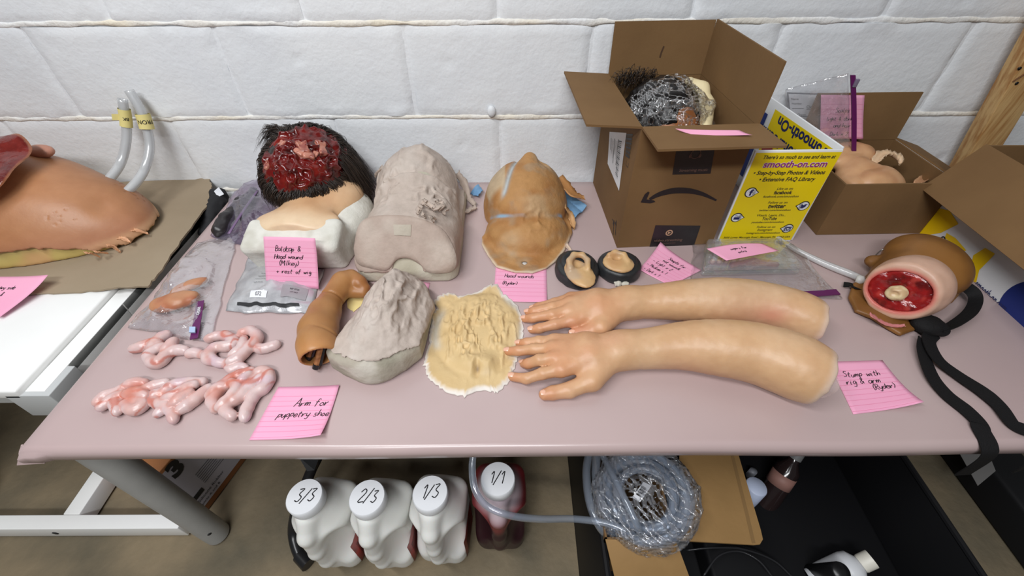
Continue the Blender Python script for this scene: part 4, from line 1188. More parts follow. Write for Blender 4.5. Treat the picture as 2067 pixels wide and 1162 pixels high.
def flap_strip(pts, w, th, m_, name, parent, col, seed, curl=.006):
    """a torn, curled strip of skin along pts"""
    P3 = smooth_path(pts, 6); n = len(P3); rnd = np.random.RandomState(seed); v = []; f = []
    for i, p in enumerate(P3):
        t = unit(P3[min(i+1, n-1)] - P3[max(i-1, 0)]); s_ = unit(np.cross(t, V3(0, 0, 1))); ww = w * (.7 + .5 * rnd.rand()) * (1 - .6 * (i / n) ** 3)
        for k in range(5):
            a = k / 4 - .5; v.append(p + s_ * ww * a * 2 + V3(0, 0, curl * (4 * a * a) * (.5 + rnd.rand())))
    m = len(v); v = v + [p - V3(0, 0, th) for p in v]
    for i in range(n - 1):
        for k in range(4):
            a = i*5 + k; f.append((a, a+1, a+6, a+5)); f.append((m+a, m+a+5, m+a+6, m+a+1))
        f.append((i*5, i*5+5, m+i*5+5, m+i*5)); f.append((i*5+4, m+i*5+4, m+i*5+9, i*5+9))
    for i in (0, n - 1):
        for k in range(4): f.append((i*5+k, m+i*5+k, m+i*5+k+1, i*5+k+1))
    return obj(name, v, f, m_, parent, col=np.tile(col, (len(v), 1)))
gcol = srgb(186, 170, 158)
flap_strip([T(922, 350, .06), T(938, 375, .035), T(945, 400, .012), T(958, 415, .006)], .010, .003, MATTE, 'skin_flap', gh, gcol, 3)
flap_strip([T(925, 415, .03), T(938, 428, .010), T(950, 425, .005), T(962, 420, .004)], .008, .003, MATTE, 'skin_flap', gh, gcol, 4)
flap_strip([T(922, 440, .03), T(929, 455, .012), T(926, 470, .006)], .006, .003, MATTE, 'skin_flap', gh, gcol, 5)
flap_strip([T(772, 340, .11), T(764, 348, .10), T(758, 358, .085)], .006, .0025, MATTE, 'skin_flap', gh, gcol, 6)
for i, (x, y, h) in enumerate(((850, 415, .115), (868, 420, .115), (885, 425, .11), (860, 440, .115), (878, 442, .11), (895, 432, .10), (842, 428, .12), (890, 410, .105))):
    a = T(x, y, h); rnd = random.Random(i)
    flap_strip([a, a + V3(rnd.uniform(-.01, .012), rnd.uniform(-.008, .008), .006), a + V3(rnd.uniform(-.012, .016), rnd.uniform(-.012, .01), rnd.uniform(-.002, .008))], .006, .0025, MATTE, 'skin_shred', gh, gcol, 20 + i, .005)
gpx = px_plane(GO, V3(1, 0, 0), GU)
Zg = lambda x, y: gpx(420 + x * .32694, 220 + y * .32694)
pan = [(905, 860), (930, 730), (1000, 668), (1150, 655), (1300, 672), (1440, 735), (1515, 850), (1535, 950), (1495, 1005), (1370, 1010), (1305, 955), (1240, 922), (1170, 930), (1105, 995), (1000, 980), (925, 950)]
po = smooth_path([(*Zg(*q), 0) for q in pan + pan[:1]], 5)[:-1]; pc = np.array((*Zg(1210, 800), 0)); v = []; f = []; nK = 8; nF = len(po)
for lay_ in (0, 1):
    for k in range(nK + 1):
        for q in po:
            w = pc + (np.asarray(q) - pc) * (k / nK); e = .0085 - .004 * (k / nK) ** 6 + .0012 * float(vnoise(np.array([[w[0], w[1], 1.0]]), 40, 3)[0])
            v.append(GO + V3(1, 0, 0) * w[0] + GU * w[1] + GN * (e if lay_ == 0 else -.004))
m = (nK + 1) * nF
for k in range(nK):
    for i in range(nF):
        j = (i + 1) % nF; f.append((k*nF+i, (k+1)*nF+i, (k+1)*nF+j, k*nF+j)); f.append((m+k*nF+i, m+k*nF+j, m+(k+1)*nF+j, m+(k+1)*nF+i))
for i in range(nF): j = (i + 1) % nF; f.append((nK*nF+i, m+nK*nF+i, m+nK*nF+j, nK*nF+j))
v = np.array(v); c = np.tile(srgb(176, 157, 145), (len(v), 1)); c = mixc(c, srgb(188, 172, 160), sstep(0, .4, fbm(v, 25, 3, 2)))
obj('shoulder_panel', v, f, MATTE, gh, col=c)
wq = [GO + V3(1, 0, 0) * a_ + GU * b_ + GN * .0095 for a_, b_ in (Zg(1150, 715), Zg(1262, 715), Zg(1258, 785), Zg(1155, 780))]
o_ = MB().slab([wq[3], wq[2], wq[1], wq[0]], .002, .0006); obj('plaster_patch', o_.v, o_.f, PLASTER, gh, col=np.tile(srgb(190, 180, 166), (len(o_.v), 1)))
# ================================================================== head with wig and wound
HC = V3(-.462, .905, TZ + .098); HR = V3(.086, .108, .092)
wh = thing('wounded_head', (HC[0], .83, TZ), 'head with dark brown wig, open red scalp wound and white plaster shoulders', 'prosthetic head')
def wh_pl(P):
    b = rbox(P, [-.440, .714, TZ + .036], [.096, .040, .050], .014, rotx(math.radians(18)))
    s2 = ell(P, [-.376, .83, TZ + .030], [.058, .085, .052])
    b = smin(b, s2, .02); b = smin(b, rbox(P, [-.43, .80, TZ + .015], [.085, .09, .03], .02), .02)
    return smax(b + .0015 * fbm(P, 30, 3, 3), above(P), .004)
def wh_skin(P):
    h_ = ell(P, HC, HR)
    n_ = chain(P, [HC + V3(.014, -.02, -.045), V3(-.437, .79, TZ + .052), V3(-.444, .735, TZ + .056)], [.058, .046, .042], .03)
    nape = ell(P, [-.440, .738, TZ + .082], [.086, .042, .018])
    d = smin(smin(h_, n_, .03), nape, .03)
    side = ell(P, [-.388, .85, TZ + .062], [.05, .07, .042]); d = smin(d, side, .03)
    edge = .004 * fbm(P, 35, 5, 3)
    lim = TZ + .074 - P[:, 2] - .9 * (P[:, 1] - .70) + edge          # ragged hem on the plaster
    lim = np.maximum(lim, .703 - P[:, 1] + edge)
    hem = (P[:, 0] + .340 - .25 * (P[:, 1] - .8)) + edge
    return smax(smax(smax(d, lim, .003), hem, .003), above(P), .003)
lo = np.array([-.60, .64, TZ - .003]); hi = np.array([-.28, 1.03, TZ + .21])
v, fc = sdf_mesh(wh_pl, lo, hi, .003); c = np.tile(srgb(218, 216, 208), (len(v), 1)); c = mixc(c, srgb(192, 188, 176), sstep(0, .5, fbm(v, 25, 4, 3)) * .7)
obj('plaster_bust', v, fc, PLASTER, wh, col=c)
v, fc = sdf_mesh(wh_skin, lo, hi, .0026); c = np.tile(srgb(214, 178, 140), (len(v), 1))
c = mixc(c, srgb(196, 146, 102), gauss(v, [-.42, .80, TZ + .12], [.05, .05, .06]) * .8); c = mixc(c, srgb(224, 200, 168), sstep(.76, .71, v[:, 1]) * .8)
obj('neck_skin', v, fc, SKIN, wh, col=c)
# wound: axis through the scalp towards upper front
d0 = ray(607, 308); q0 = (CAM - HC) / HR; dd = d0 / HR
A2 = dd @ dd; B2 = q0 @ dd; C2 = q0 @ q0 - 1.0; tt = (-B2 - math.sqrt(max(0, B2*B2 - A2*C2))) / A2
hit = CAM + d0 * tt; WA = unit((hit - HC) / HR); Wx = unit(np.cross(V3(0, 0, 1), WA)) ; Wy = np.cross(WA, Wx)
def on_head(th, ph, off=0.0):
    d = WA * np.cos(th)[..., None] + (Wx * np.cos(ph)[..., None] + Wy * np.sin(ph)[..., None]) * np.sin(th)[..., None] if isinstance(th, np.ndarray) else WA * math.cos(th) + (Wx * math.cos(ph) + Wy * math.sin(ph)) * math.sin(th)
    p = HC + HR * d
    return p + d * (off[..., None] if isinstance(off, np.ndarray) else off)
nT, nP = 60, 150
TS, PH = np.meshgrid(np.linspace(.001, .82, nT), np.linspace(0, 2 * math.pi, nP, endpoint=False), indexing='ij')
TH = TS * (1.0 + .42 * np.cos(PH) ** 2 + .08 * np.sin(3 * PH + 1) * TS)
P = on_head(TH, PH, np.zeros_like(TH))
edge = 1 - sstep(.62, .82, TS + .12 * fbm(P, 22, 3, 2))
off = .0085 + edge * (.010 * fbm(P, 45, 4, 3) + .009 * sstep(.35, .9, ridge(P, 42, 9, 2))) - .005 * sstep(.25, .6, fbm(P, 26, 19, 2))
P = on_head(TH, PH, off)
c = np.tile(srgb(104, 16, 13), (nT * nP, 1)).reshape(nT, nP, 3); c = mixc(c, srgb(58, 8, 8), sstep(0, .5, fbm(P, 50, 6, 3)) * .9); c = mixc(c, srgb(138, 34, 24), sstep(.1, .6, fbm(P, 34, 16, 3)) * .8)
f = [(i*nP+j, (i+1)*nP+j, (i+1)*nP+(j+1) % nP, i*nP+(j+1) % nP) for i in range(nT - 1) for j in range(nP)] + [tuple(range(nP))]
obj('wound', P.reshape(-1, 3), f, WET, wh, col=c.reshape(-1, 3))
for i, (x, y, r3, rz) in enumerate(((612, 298, (.010, .014, .007), .5), (624, 314, (.011, .008, .006), .1), (604, 308, (.012, .006, .006), -.5), (650, 300, (.010, .017, .006), .5), (636, 312, (.006, .009, .005), 0), (538, 330, (.006, .013, .004), .2), (596, 345, (.010, .004, .004), .2), (570, 290, (.008, .010, .005), .9))):
    d0 = ray(x, y); dd = d0 / (HR + .008); q0 = (CAM - HC) / (HR + .008); A2 = dd @ dd; B2 = q0 @ dd; C2 = q0 @ q0 - 1.0
    dis = B2*B2 - A2*C2
    if dis < 0: continue
    p = CAM + d0 * ((-B2 - math.sqrt(dis)) / A2); n_ = unit((p - HC) / (HR ** 2)); R_ = frame(n_, rotz(rz) @ V3(1, 0, 0))
    v, fc = sdf_mesh(lambda P: rbox(P, p, r3, .003, R_) + .003 * vnoise(P, 110, i) + .003 * vnoise(P, 55, i + 5), p - .024, p + .024, .0016)
    c = np.tile(srgb(200, 136, 116), (len(v), 1)); c = mixc(c, srgb(128, 34, 28), sstep(-.15, .3, fbm(v, 90, i, 2)) * (.75 if i < 5 else 1))
    obj('tissue_chunk', v, fc, WET, wh, col=c)
# hair: a cap of strands around the wound
HAIR = mat('dark_brown_hair', rough=.38, attr=True, spec=.5)
def strands(roots, name, parent, wid=.0011, seg=6):
    N = len(roots); rs_ = np.random.RandomState(N)
    p = np.array([r[0] for r in roots]); n_ = np.array([r[1] for r in roots]); d = np.array([r[2] for r in roots])
    L = np.array([r[3] for r in roots])[:, None]; dr_ = np.array([r[4] for r in roots])[:, None]
    sv = np.cross(n_, d); sv /= np.maximum(1e-9, np.linalg.norm(sv, axis=1))[:, None]
    k = rs_.uniform(-.5, .5, (N, 1)); lift = (.004 + .010 * rs_.rand(N, 1)) * np.where(dr_ < .5, 1, 1.6)
    col = np.array(srgb(46, 35, 28)) * (.5 + 1.5 * rs_.rand(N, 1) ** 2)
    V_ = np.empty((N, seg + 1, 3, 3))
    for i in range(seg + 1):
        t = i / seg; q = p + d * L * t + n_ * lift * math.sin(math.pi * min(1, t * 1.1)) + sv * (k * .010 * t * t); q[:, 2:] -= dr_ * L * t * t
        w = wid * (1.1 - .85 * t); V_[:, i, 0] = q + sv * w; V_[:, i, 1] = q - sv * w + n_ * w * .3; V_[:, i, 2] = q + n_ * w
    V_[..., 2] = np.maximum(V_[..., 2], TZ + .0015); V_[..., 1] = np.minimum(V_[..., 1], WY - .012)
    base = (np.arange(N) * (seg + 1) * 3)[:, None, None, None] + (np.arange(seg) * 3)[None, :, None, None]
    quad = np.array([[0, 1, 4, 3], [1, 2, 5, 4], [2, 0, 3, 5]])[None, None]
    return obj(name, V_.reshape(-1, 3), (base + quad).reshape(-1, 4), HAIR, parent, col=np.repeat(col, (seg + 1) * 3, 0))
rnd = random.Random(8); R1 = []; sid = 0
for i in range(620):                                                     # shaggy clumps around the wound
    ph = rnd.uniform(0, 2 * math.pi); ex_ = 1 + .42 * math.cos(ph) ** 2; th = rnd.uniform(.70, 1.2) * ex_
    if th > 1.75: continue
    p = on_head(th, ph, .003); n_ = unit((p - HC) / HR ** 2)
    if p[2] < TZ + .05 or p[1] > 1.015: continue
    px_, py_ = proj(p)
    if py_ > 392 or (px_ > 668 and py_ > 368): continue
    rad = unit(p - on_head(max(.01, th - .05), ph, .003))              # away from the wound
    comb = unit(rad + V3(.25, -.25, -.25) * .5 + V3(rnd.uniform(-.5, .5), rnd.uniform(-.35, .35), rnd.uniform(-.1, .4)))
    comb = unit(comb - n_ * (comb @ n_) * rnd.uniform(.45, .85)); L = rnd.uniform(.022, .048); tip = p + comb * L
    for k in range(16):
        q = p + unit(np.cross(n_, comb)) * rnd.gauss(0, .005) + rad * rnd.gauss(0, .005); sid += 1
        d_ = tip + V3(rnd.gauss(0, .002), rnd.gauss(0, .002), rnd.gauss(0, .002)) - q
        R1.append((q, n_, unit(d_), np.linalg.norm(d_) * rnd.uniform(.8, 1.05), .3, sid))
strands(R1, 'hair', wh, .0009)['kind'] = 'stuff'
R2 = []
for i in range(1500):                                                     # longer lock falling down the right side
    ph = rnd.uniform(0, 2 * math.pi); p = HC + HR * unit(V3(rnd.uniform(.5, 1), rnd.uniform(-.15, .7), rnd.uniform(-.1, .75)))
    n_ = unit((p - HC) / HR ** 2); d = unit(V3(.35, -.12, -1) + V3(rnd.uniform(-.2, .2), rnd.uniform(-.2, .2), 0)); d = unit(d - n_ * (d @ n_) * .8)
    R2.append((p + n_ * .002, n_, d, rnd.uniform(.06, .13), .10, 9000 + i))
strands(R2, 'hair_lock', wh)['kind'] = 'stuff'
R3 = []
for i in range(420):                                                     # arching tuft at the crown
    p = atY(rnd.uniform(560, 640), rnd.uniform(268, 284), HC[1] + .045); n_ = V3(-.1, .1, 1); d = unit(V3(-1, -.1 + rnd.uniform(-.3, .3), rnd.uniform(.05, .5)))
    R3.append((p, unit(n_), d, rnd.uniform(.03, .065), .5, 12000 + i))
strands(R3, 'hair_tuft', wh)['kind'] = 'stuff'
def cap_(P):
    d = ell(P, HC, HR + .0045) + .004 * fbm(P, 70, 5, 2)
    u = (P - HC) / HR; u = u / np.maximum(1e-6, np.linalg.norm(u, axis=1))[:, None]; ang = np.arccos(np.clip(u @ WA, -1, 1))
    lim = ang - 1.18 + .12 * vnoise(P, 60, 7); side = (u @ unit(V3(.9, .35, .1)))
    lim = np.minimum(lim, 1.0 - (side + .35)) ; 
    xx, yy = proj(P); low = (yy - 385 + 14 * vnoise(P, 60, 7) + .35 * np.maximum(0, xx - 650)) * .001
    return smax(smax(smax(d, np.where(side > .55, -.01, low), .002), TZ + .05 - P[:, 2], .004), (.62 - ang) * .09, .002)
v, fc = sdf_mesh(cap_, HC - HR - .02, HC + HR + .02, .003)
obj('wig_base', v, fc, HAIR, wh, col=np.tile(srgb(34, 26, 21), (len(v), 1)))

# ================================================================== tan mask of head wounds
MC = .033
fl = [(1003, 466), (970, 478), (972, 494), (985, 518), (1002, 540), (1040, 551), (1075, 552), (1105, 543), (1125, 525), (1140, 505), (1148, 488), (1155, 470), (1150, 430), (1010, 430)]
FL_ = [T(x, y, .003)[:2] for x, y in fl]
def tm(P):
    n1 = .002 * fbm(P, 35, 3, 3)
    dome = ell(P, [MC, .895, TZ + .012], [.100, .118, .108])
    lobe = ell(P, [MC + .002, .800, TZ + .004], [.093, .082, .054])
    flg = extrude(P, FL_, TZ + .0005, TZ + .007, .003) + .0015 * fbm(P, 30, 7, 2)
    d = smin(dome, lobe, .004); d = smin(d, flg, .012)
    nose = caps(P, [MC + .012, .90, TZ + .108], [MC + .010, .945, TZ + .110], .012, .016)
    d = smin(d, nose, .012)
    rel = .006 * gauss(P, [MC + .012, .775, TZ + .05], [.035, .03, .05]) * sstep(.2, .9, ridge(P * np.array([1, .6, 1]), 45, 5, 2))
    rel = rel + .004 * gauss(P, [MC + .045, .93, TZ + .10], [.03, .04, .05]) * ridge(P, 40, 8, 1)
    rel = rel - .007 * np.exp(-((P[:, 0] - MC + .040 - .25 * (P[:, 1] - .87)) / .006) ** 2) * sstep(.82, .85, P[:, 1])   # open strip on the left
    rel = rel - .0012 * np.exp(-((polysdf(P[:, :2], FL_) + .020) / .005) ** 2) * sstep(.78, .74, P[:, 1])
    d = d - rel + n1
    hole = np.sqrt((P[:, 0] - T(1059, 534)[0]) ** 2 + (P[:, 1] - T(1059, 534)[1]) ** 2) - .0055
    d = smax(d, -np.maximum(hole, TZ + .001 - P[:, 2]), .002)
    return smax(d, above(P), .002)
lo = np.array([-.10, .655, TZ - .002]); hi = np.array([.165, 1.03, TZ + .145])
mk = thing('wound_mask', (MC, .85, TZ), 'tan silicone mask of a wounded head draped over blue cloth', 'prosthetic')
v, fc = sdf_mesh(tm, lo, hi, .0026)
c = np.tile(srgb(180, 134, 84), (len(v), 1)); c = mixc(c, srgb(160, 108, 60), sstep(-.1, .4, fbm(v, 20, 4, 3)) * .7); c = mixc(c, srgb(190, 160, 122), sstep(.1, .5, fbm(v, 15, 14, 3)) * .7); c = mixc(c, srgb(158, 140, 118), sstep(.15, .5, fbm(v, 26, 44, 3)) * .5)
strip = np.exp(-((v[:, 0] - MC + .040 - .25 * (v[:, 1] - .87)) / .0065) ** 2) * sstep(.82, .84, v[:, 1]) * sstep(TZ + .06, TZ + .075, v[:, 2])
c = mixc(c, srgb(176, 186, 190), strip * .9)
left = sstep(MC - .045, MC - .05, v[:, 0]) * sstep(.84, .86, v[:, 1]) * sstep(TZ + .05, TZ + .06, v[:, 2]); c = mixc(c, srgb(196, 180, 152), left * .7)
fd = np.abs(ell(v, [MC, .895, TZ + .012], [.100, .118, .108]) - ell(v, [MC + .002, .800, TZ + .004], [.093, .082, .054]))
c = mixc(c, srgb(140, 172, 196), (1 - sstep(.001, .006, fd)) * sstep(-.2, .3, fbm(v, 22, 17, 2)) * sstep(TZ + .02, TZ + .035, v[:, 2]))
c = mixc(c, srgb(222, 206, 184), (1 - sstep(.0, .006, -polysdf(v[:, :2], FL_))) * sstep(.80, .77, v[:, 1]) * .8)
obj('silicone_skin', v, fc, MATTE, mk, col=c)
v, f = lathe([(.0058, .0), (.0058, .003), (0, .0032)], T(1059, 534, .0006), 18); obj('white_plug', v, f, mat('white_plug', srgb(206, 204, 200), .5), mk)
BLUE = mat('blue_cloth', srgb(126, 166, 200), .85, srgb(108, 148, 186), 30, .3, 200, spec=.1)
for k, pts in enumerate([[(1140, 394), (1155, 388), (1160, 408), (1183, 424), (1160, 446), (1148, 440), (1140, 420)], [(950, 395), (966, 378), (975, 392), (966, 402)]]):
    sheet_poly(rag([T(x, y)[:2] for x, y in pts], .0008, k, 5), TZ + .004, .002, 'blue_cloth', BLUE, mk, zf=lambda x, y: .008 * abs(math.sin(70 * x + 40 * y)))
flap_strip([V3(MC + .080, .93, TZ + .07), V3(MC + .112, .90, TZ + .045), T(1180, 400, .03)], .016, .003, SKIN, 'skin_flap', mk, srgb(182, 132, 82), 2, .004)
flap_strip([V3(MC + .09, .85, TZ + .04), T(1152, 440, .012), T(1158, 462, .004)], .008, .003, SKIN, 'skin_flap', mk, srgb(200, 158, 112), 6, .006)
flap_strip([T(1142, 492, .008), T(1150, 505, .004), T(1151, 512, .003)], .004, .002, SKIN, 'skin_flap', mk, srgb(214, 190, 170), 7, .003)
sheet = None

# ================================================================== torso piece on the left table
TC = V3(-1.22, .825, LT + .018); TR = V3(.395, .165, .158)
sk0 = LT + .0045
def torso(P):
    d = ell(P, TC, TR)
    d = smin(d, ell(P, [-1.10, .86, LT + .06], [.13, .10, .10]), .05)
    return d
def t_foam(P): return smax(smax(torso(P) + .012, sk0 + .0003 - P[:, 2], .006), P[:, 2] - (LT + .06), .01) + .0015 * fbm(P, 40, 3, 2)
def t_skin(P):
    edge = .010 * fbm(P * np.array([1, 1, .3]), 34, 5, 4) + .006 * fbm(P, 110, 9, 2)
    right = sstep(-1.0, -.86, P[:, 0])
    dimp = .008 * gauss(P, atY(212, 425, .80), [.02, .02, .03])
    d = torso(P) + dimp
    shell = np.maximum(d, -(d + .006))
    lim = (LT + .050 - .036 * right + edge) - P[:, 2]
    return smax(smax(shell, lim, .002), sk0 + .0005 - P[:, 2], .002)
tr = thing('torso_piece', (-1.2, .82, LT), 'tan silicone torso with torn edge, yellow foam core and red gut opening', 'prosthetic torso')
lo = np.array([-1.62, .64, LT - .002]); hi = np.array([-.80, 1.02, LT + .20])
v, fc = sdf_mesh(t_foam, lo, hi, .0045); c = np.tile(srgb(206, 184, 112), (len(v), 1)); c = mixc(c, srgb(186, 152, 80), sstep(0, .5, fbm(v, 25, 3, 2)) * .7); c = mixc(c, srgb(214, 168, 120), sstep(.1, .4, fbm(v, 14, 23, 2)) * .8)
obj('foam_core', v, fc, mat('yellow_foam', rough=.4, attr=True, spec=.5), tr, col=c)
v, fc = sdf_mesh(t_skin, lo, hi, .0036)
c = np.tile(srgb(178, 126, 88), (len(v), 1)); c = mixc(c, srgb(190, 136, 108), sstep(LT + .09, LT + .03, v[:, 2]) * .8); c = mixc(c, srgb(160, 108, 68), sstep(-.1, .5, fbm(v, 9, 4, 2)) * .6)
c = mixc(c, srgb(222, 178, 140), sstep(LT + .042, LT + .026, v[:, 2]) * sstep(-.95, -.86, v[:, 0]) * .8)
obj('torso_skin', v, fc, SKIN, tr, col=c)
rnd = random.Random(5)
for i, (x, y) in enumerate(((272, 452), (286, 448), (296, 458), (290, 474), (262, 490), (240, 505), (215, 518), (196, 520))):
    a = T(x - 24, y - 9, .028); e = T(x + 4, y, .014 if x > 250 else .006)
    flap_strip([a, (a + e) / 2 + V3(0, 0, .006), e + V3(rnd.uniform(-.004, .006), rnd.uniform(-.006, .006), rnd.uniform(-.002, .008))], .005, .0025, SKIN, 'torn_shred', tr, srgb(214, 160, 122), 40 + i, .003)
# raised flap of the opened belly with its red inside
FP = [atY(-60, 268, .90), atY(0, 275, .885), atY(38, 270, .875), atY(64, 296, .855), atY(58, 316, .83), atY(30, 340, .79), atY(0, 378, .745), atY(-60, 420, .70)]
FP = smooth_path(FP, 6); cen_ = sum(FP) / len(FP) + V3(-.05, .0, .0)
v = []; nF = len(FP); nK = 12
for k in range(nK + 1):
    for p in FP:
        q = cen_ + (p - cen_) * (k / nK); nz = float(fbm(q[None], 30, 6, 3)[0])
        v.append(q + V3(0, 0, .012 * nz * (1 - (k / nK) ** 4) + .004 * (1 - (k / nK) ** 2)))
v = np.array(v); f = [(k*nF+i, (k+1)*nF+i, (k+1)*nF+i+1, k*nF+i+1) for k in range(nK) for i in range(nF - 1)]
n0 = len(v); v = np.concatenate([v, v - unit(CAM - cen_) * .010]); f += [(n0+a, n0+d, n0+c_, n0+b) for (a, b, c_, d) in f]
rim = [nK*nF + i for i in range(nF)]
for i in range(nF - 1): f.append((rim[i], n0 + rim[i], n0 + rim[i+1], rim[i+1]))
c = np.tile(srgb(122, 40, 34), (len(v), 1)); c = mixc(c, srgb(92, 24, 22), sstep(-.1, .4, fbm(v, 30, 3, 3)) * .8); c[n0:] = srgb(186, 126, 84)
ff_ = np.tile(np.repeat(np.linspace(0, 1, nK + 1), nF), 2); c = mixc(c, srgb(186, 126, 86), sstep(.93, 1, ff_) * .8)
obj('belly_flap', v, f, WET, tr, col=c)
v, fc = sdf_mesh(lambda P: ell(P, atY(80, 306, .90), [.03, .02, .014]), atY(76, 300, .90) - .05, atY(76, 300, .90) + .05, .004)
obj('flap_fold', v, fc, SKIN, tr, col=np.tile(srgb(196, 140, 118), (len(v), 1)))
# blood tubes at the torso's right end
TUBE = film('milky_tube', (.92, .93, .94), .5, srgb(222, 223, 224), .06, .5, .2, .1)
TAPE = mat('masking_tape', srgb(222, 208, 138), .6, spec=.3)
for i, (pts, tg, lb) in enumerate((([(196, 392, .84), (218, 365, .90), (243, 330, .955), (254, 290, .985), (255, 250, 1.005), (247, 200, 1.018)], (252, 238), 'shorter clear tube with yellow tape tag, left of the pair at the wall'),
                             ([(228, 404, .84), (262, 382, .88), (290, 345, .94), (302, 300, .98), (297, 260, 1.0), (283, 220, 1.012), (260, 182, 1.022)], (292, 246), 'longer clear tube with lettered tape tag leaning on the wall'))):
    P3 = [atY(x, y, Y) for x, y, Y in pts]; P3 = smooth_path(P3, 8)
    t = thing('blood_tube', (P3[0][0], P3[0][1], TZ), lb, 'tube', 'clear tubes out of the torso')
    v, f = tube(P3, .0098, 14, False); n0 = len(v); v2, f2 = tube(P3, .007, 14, False)
    f = list(f) + [tuple(n0 + a for a in q[::-1]) for q in f2]; v = list(v) + list(v2); m = len(P3)
    for e in (0, (m - 1) * 14):
        for k in range(14): f.append((e + k, e + (k+1) % 14, n0 + e + (k+1) % 14, n0 + e + k))
    obj('tube_wall', v, f, TUBE, t)
    k = min(range(m), key=lambda j: sum((np.array(proj(P3[j])) - np.array(tg)) ** 2))
    seg = P3[k-3:k+4] if k + 4 <= m else P3[-7:]
    v, f = tube(seg, .0122 if i == 0 else .0148, 16, False); tp = obj('tape_tag', v, f, TAPE, t)
    ax = unit(seg[-1] - seg[0]); ce = seg[3]; to = unit(CAM - ce); sx = unit(np.cross(ax, to)); to = np.cross(sx, ax)
    rr = .0126 if i == 0 else .0152; pr = Print2D(); pr.text('FRON' if i else 'BK', 0, -.004, .0125 if i else .010, 0, .01, 'CENTER')
    def wrap(a, b, ce=ce, ax=ax, sx=sx, to=to):
        an = a / rr; return ce + (-sx * math.sin(an) + to * math.cos(an)) * rr - ax * b * 1.0
    pr.lay('tape_lettering', wrap, INK, tp)
    if i == 0: MB().slab([ce + sx * -.008 - ax * .006, ce - sx * .024 - ax * .008, ce - sx * .024 + ax * .006, ce - sx * .008 + ax * .008], .0008).obj('tape_end', TAPE, t)

# ================================================================== stump with rig
SQ = lambda x, y, h: T(1620 + x * .4131, 440 + y * .4131, h)
sa = SQ(470, 360, .058); sbk = SQ(640, 200, .05)
fn_ = unit(unit(CAM - sa) * .8 + unit((sa - sbk) * V3(1, 1, 0)) * .8)
stp = thing('stump_rig', (sa[0] + .03, sa[1] + .05, TZ), 'bloody stump with bone end on a brown strap-on cup with black ties', 'prosthetic stump')
def cup(P):
    d = smin(ell(P, SQ(598, 228, .042), [.072, .076, .050], rotz(-.5)), ell(P, sa - fn_ * .078 + V3(.004, .01, -.01), [.056] * 3), .02)
    d = d + .002 * fbm(P, 20, 3, 2)
    fl_ = extrude(P, [SQ(x, y, 0)[:2] for x, y in ((235, 330), (213, 400), (245, 468), (330, 500), (400, 548), (468, 588), (540, 560), (580, 480), (520, 360), (380, 280))], TZ + .001, TZ + .012, .005) + .002 * fbm(P, 25, 7, 2)
    d = smin(d, fl_, .012)
    d = smin(d, ell(P, SQ(350, 212, .03), [.018, .014, .012]), .01)
    d = smin(d, extrude(P, [SQ(x, y, 0)[:2] for x, y in ((640, 430), (720, 425), (790, 350), (700, 330))], TZ + .001, TZ + .01, .004), .01)
    return smax(d, above(P), .003)
lo = np.array([.60, .45, TZ - .002]); hi = np.array([.925, .86, TZ + .13])
v, fc = sdf_mesh(cup, lo, hi, .0032); c = np.tile(srgb(138, 94, 46), (len(v), 1)); c = mixc(c, srgb(112, 74, 36), sstep(-.1, .4, fbm(v, 18, 3, 3)) * .7)
obj('brown_cup', v, fc, mat('brown_silicone', rough=.45, attr=True, spec=.4, bump=.1, bscale=90), stp, col=c)
Rs = frame(fn_, V3(1, 0, 0))
def stump(P):
    d = smin(caps(P, sa - fn_ * .004, sa - fn_ * .055 + V3(.014, .0, .0), .052, .056), ell(P, sa - fn_ * .03 + V3(.012, .0, .004), [.062, .055, .056]), .01)
    e = (P - sa) @ fn_
    d = smax(d, e, .006)
    q_ = (P - sa) @ Rs; er_ = np.sqrt((q_[:, 0] / .0445) ** 2 + (q_[:, 1] / .0365) ** 2) - 1; dish = np.maximum(er_ * .04, -q_[:, 2] - .008); d = smax(d, -dish, .003)
    return smax(d + .0008 * fbm(P, 60, 3, 2), above(P), .003)
v, fc = sdf_mesh(stump, sa - .11, sa + .09, .0026); c = np.tile(srgb(206, 168, 146), (len(v), 1)); c = mixc(c, srgb(186, 146, 120), sstep(-.1, .5, fbm(v, 16, 5, 2)) * .6)
q = (v - sa) @ Rs; er = np.sqrt((q[:, 0] / .052) ** 2 + (q[:, 1] / .044) ** 2); c = mixc(c, srgb(206, 110, 100), (1 - sstep(.85, 1.05, er)) * sstep(-.02, -.004, q[:, 2]))
obj('stump_skin', v, fc, SKIN, stp, col=c)
nT, nP = 40, 90; RR, PH = np.meshgrid(np.linspace(0.001, 1, nT), np.linspace(0, 2*math.pi, nP, endpoint=False), indexing='ij')
a_, b_ = RR * np.cos(PH) * .0455, RR * np.sin(PH) * .0375
P = sa + a_[..., None] * Rs[:, 0] + b_[..., None] * Rs[:, 1]
off = -.0035 + .003 * fbm(P, 60, 4, 3) + .0022 * ridge(P, 40, 7, 1) - .002 * sstep(.85, 1, RR); P = P + off[..., None] * fn_
c = np.tile(srgb(150, 26, 26), (nT*nP, 1)).reshape(nT, nP, 3); c = mixc(c, srgb(92, 12, 14), sstep(-.05, .4, fbm(P, 50, 6, 3)) * .9); c = mixc(c, srgb(190, 70, 62), sstep(.2, .6, fbm(P, 80, 26, 2)) * .7)
f = [(i*nP+j, (i+1)*nP+j, (i+1)*nP+(j+1) % nP, i*nP+(j+1) % nP) for i in range(nT-1) for j in range(nP)] + [tuple(range(nP))]
obj('raw_flesh', P.reshape(-1, 3), f, WET, stp, col=c.reshape(-1, 3))
pb = sa + fn_ * .003 + Rs[:, 0] * -.002 + Rs[:, 1] * -.002
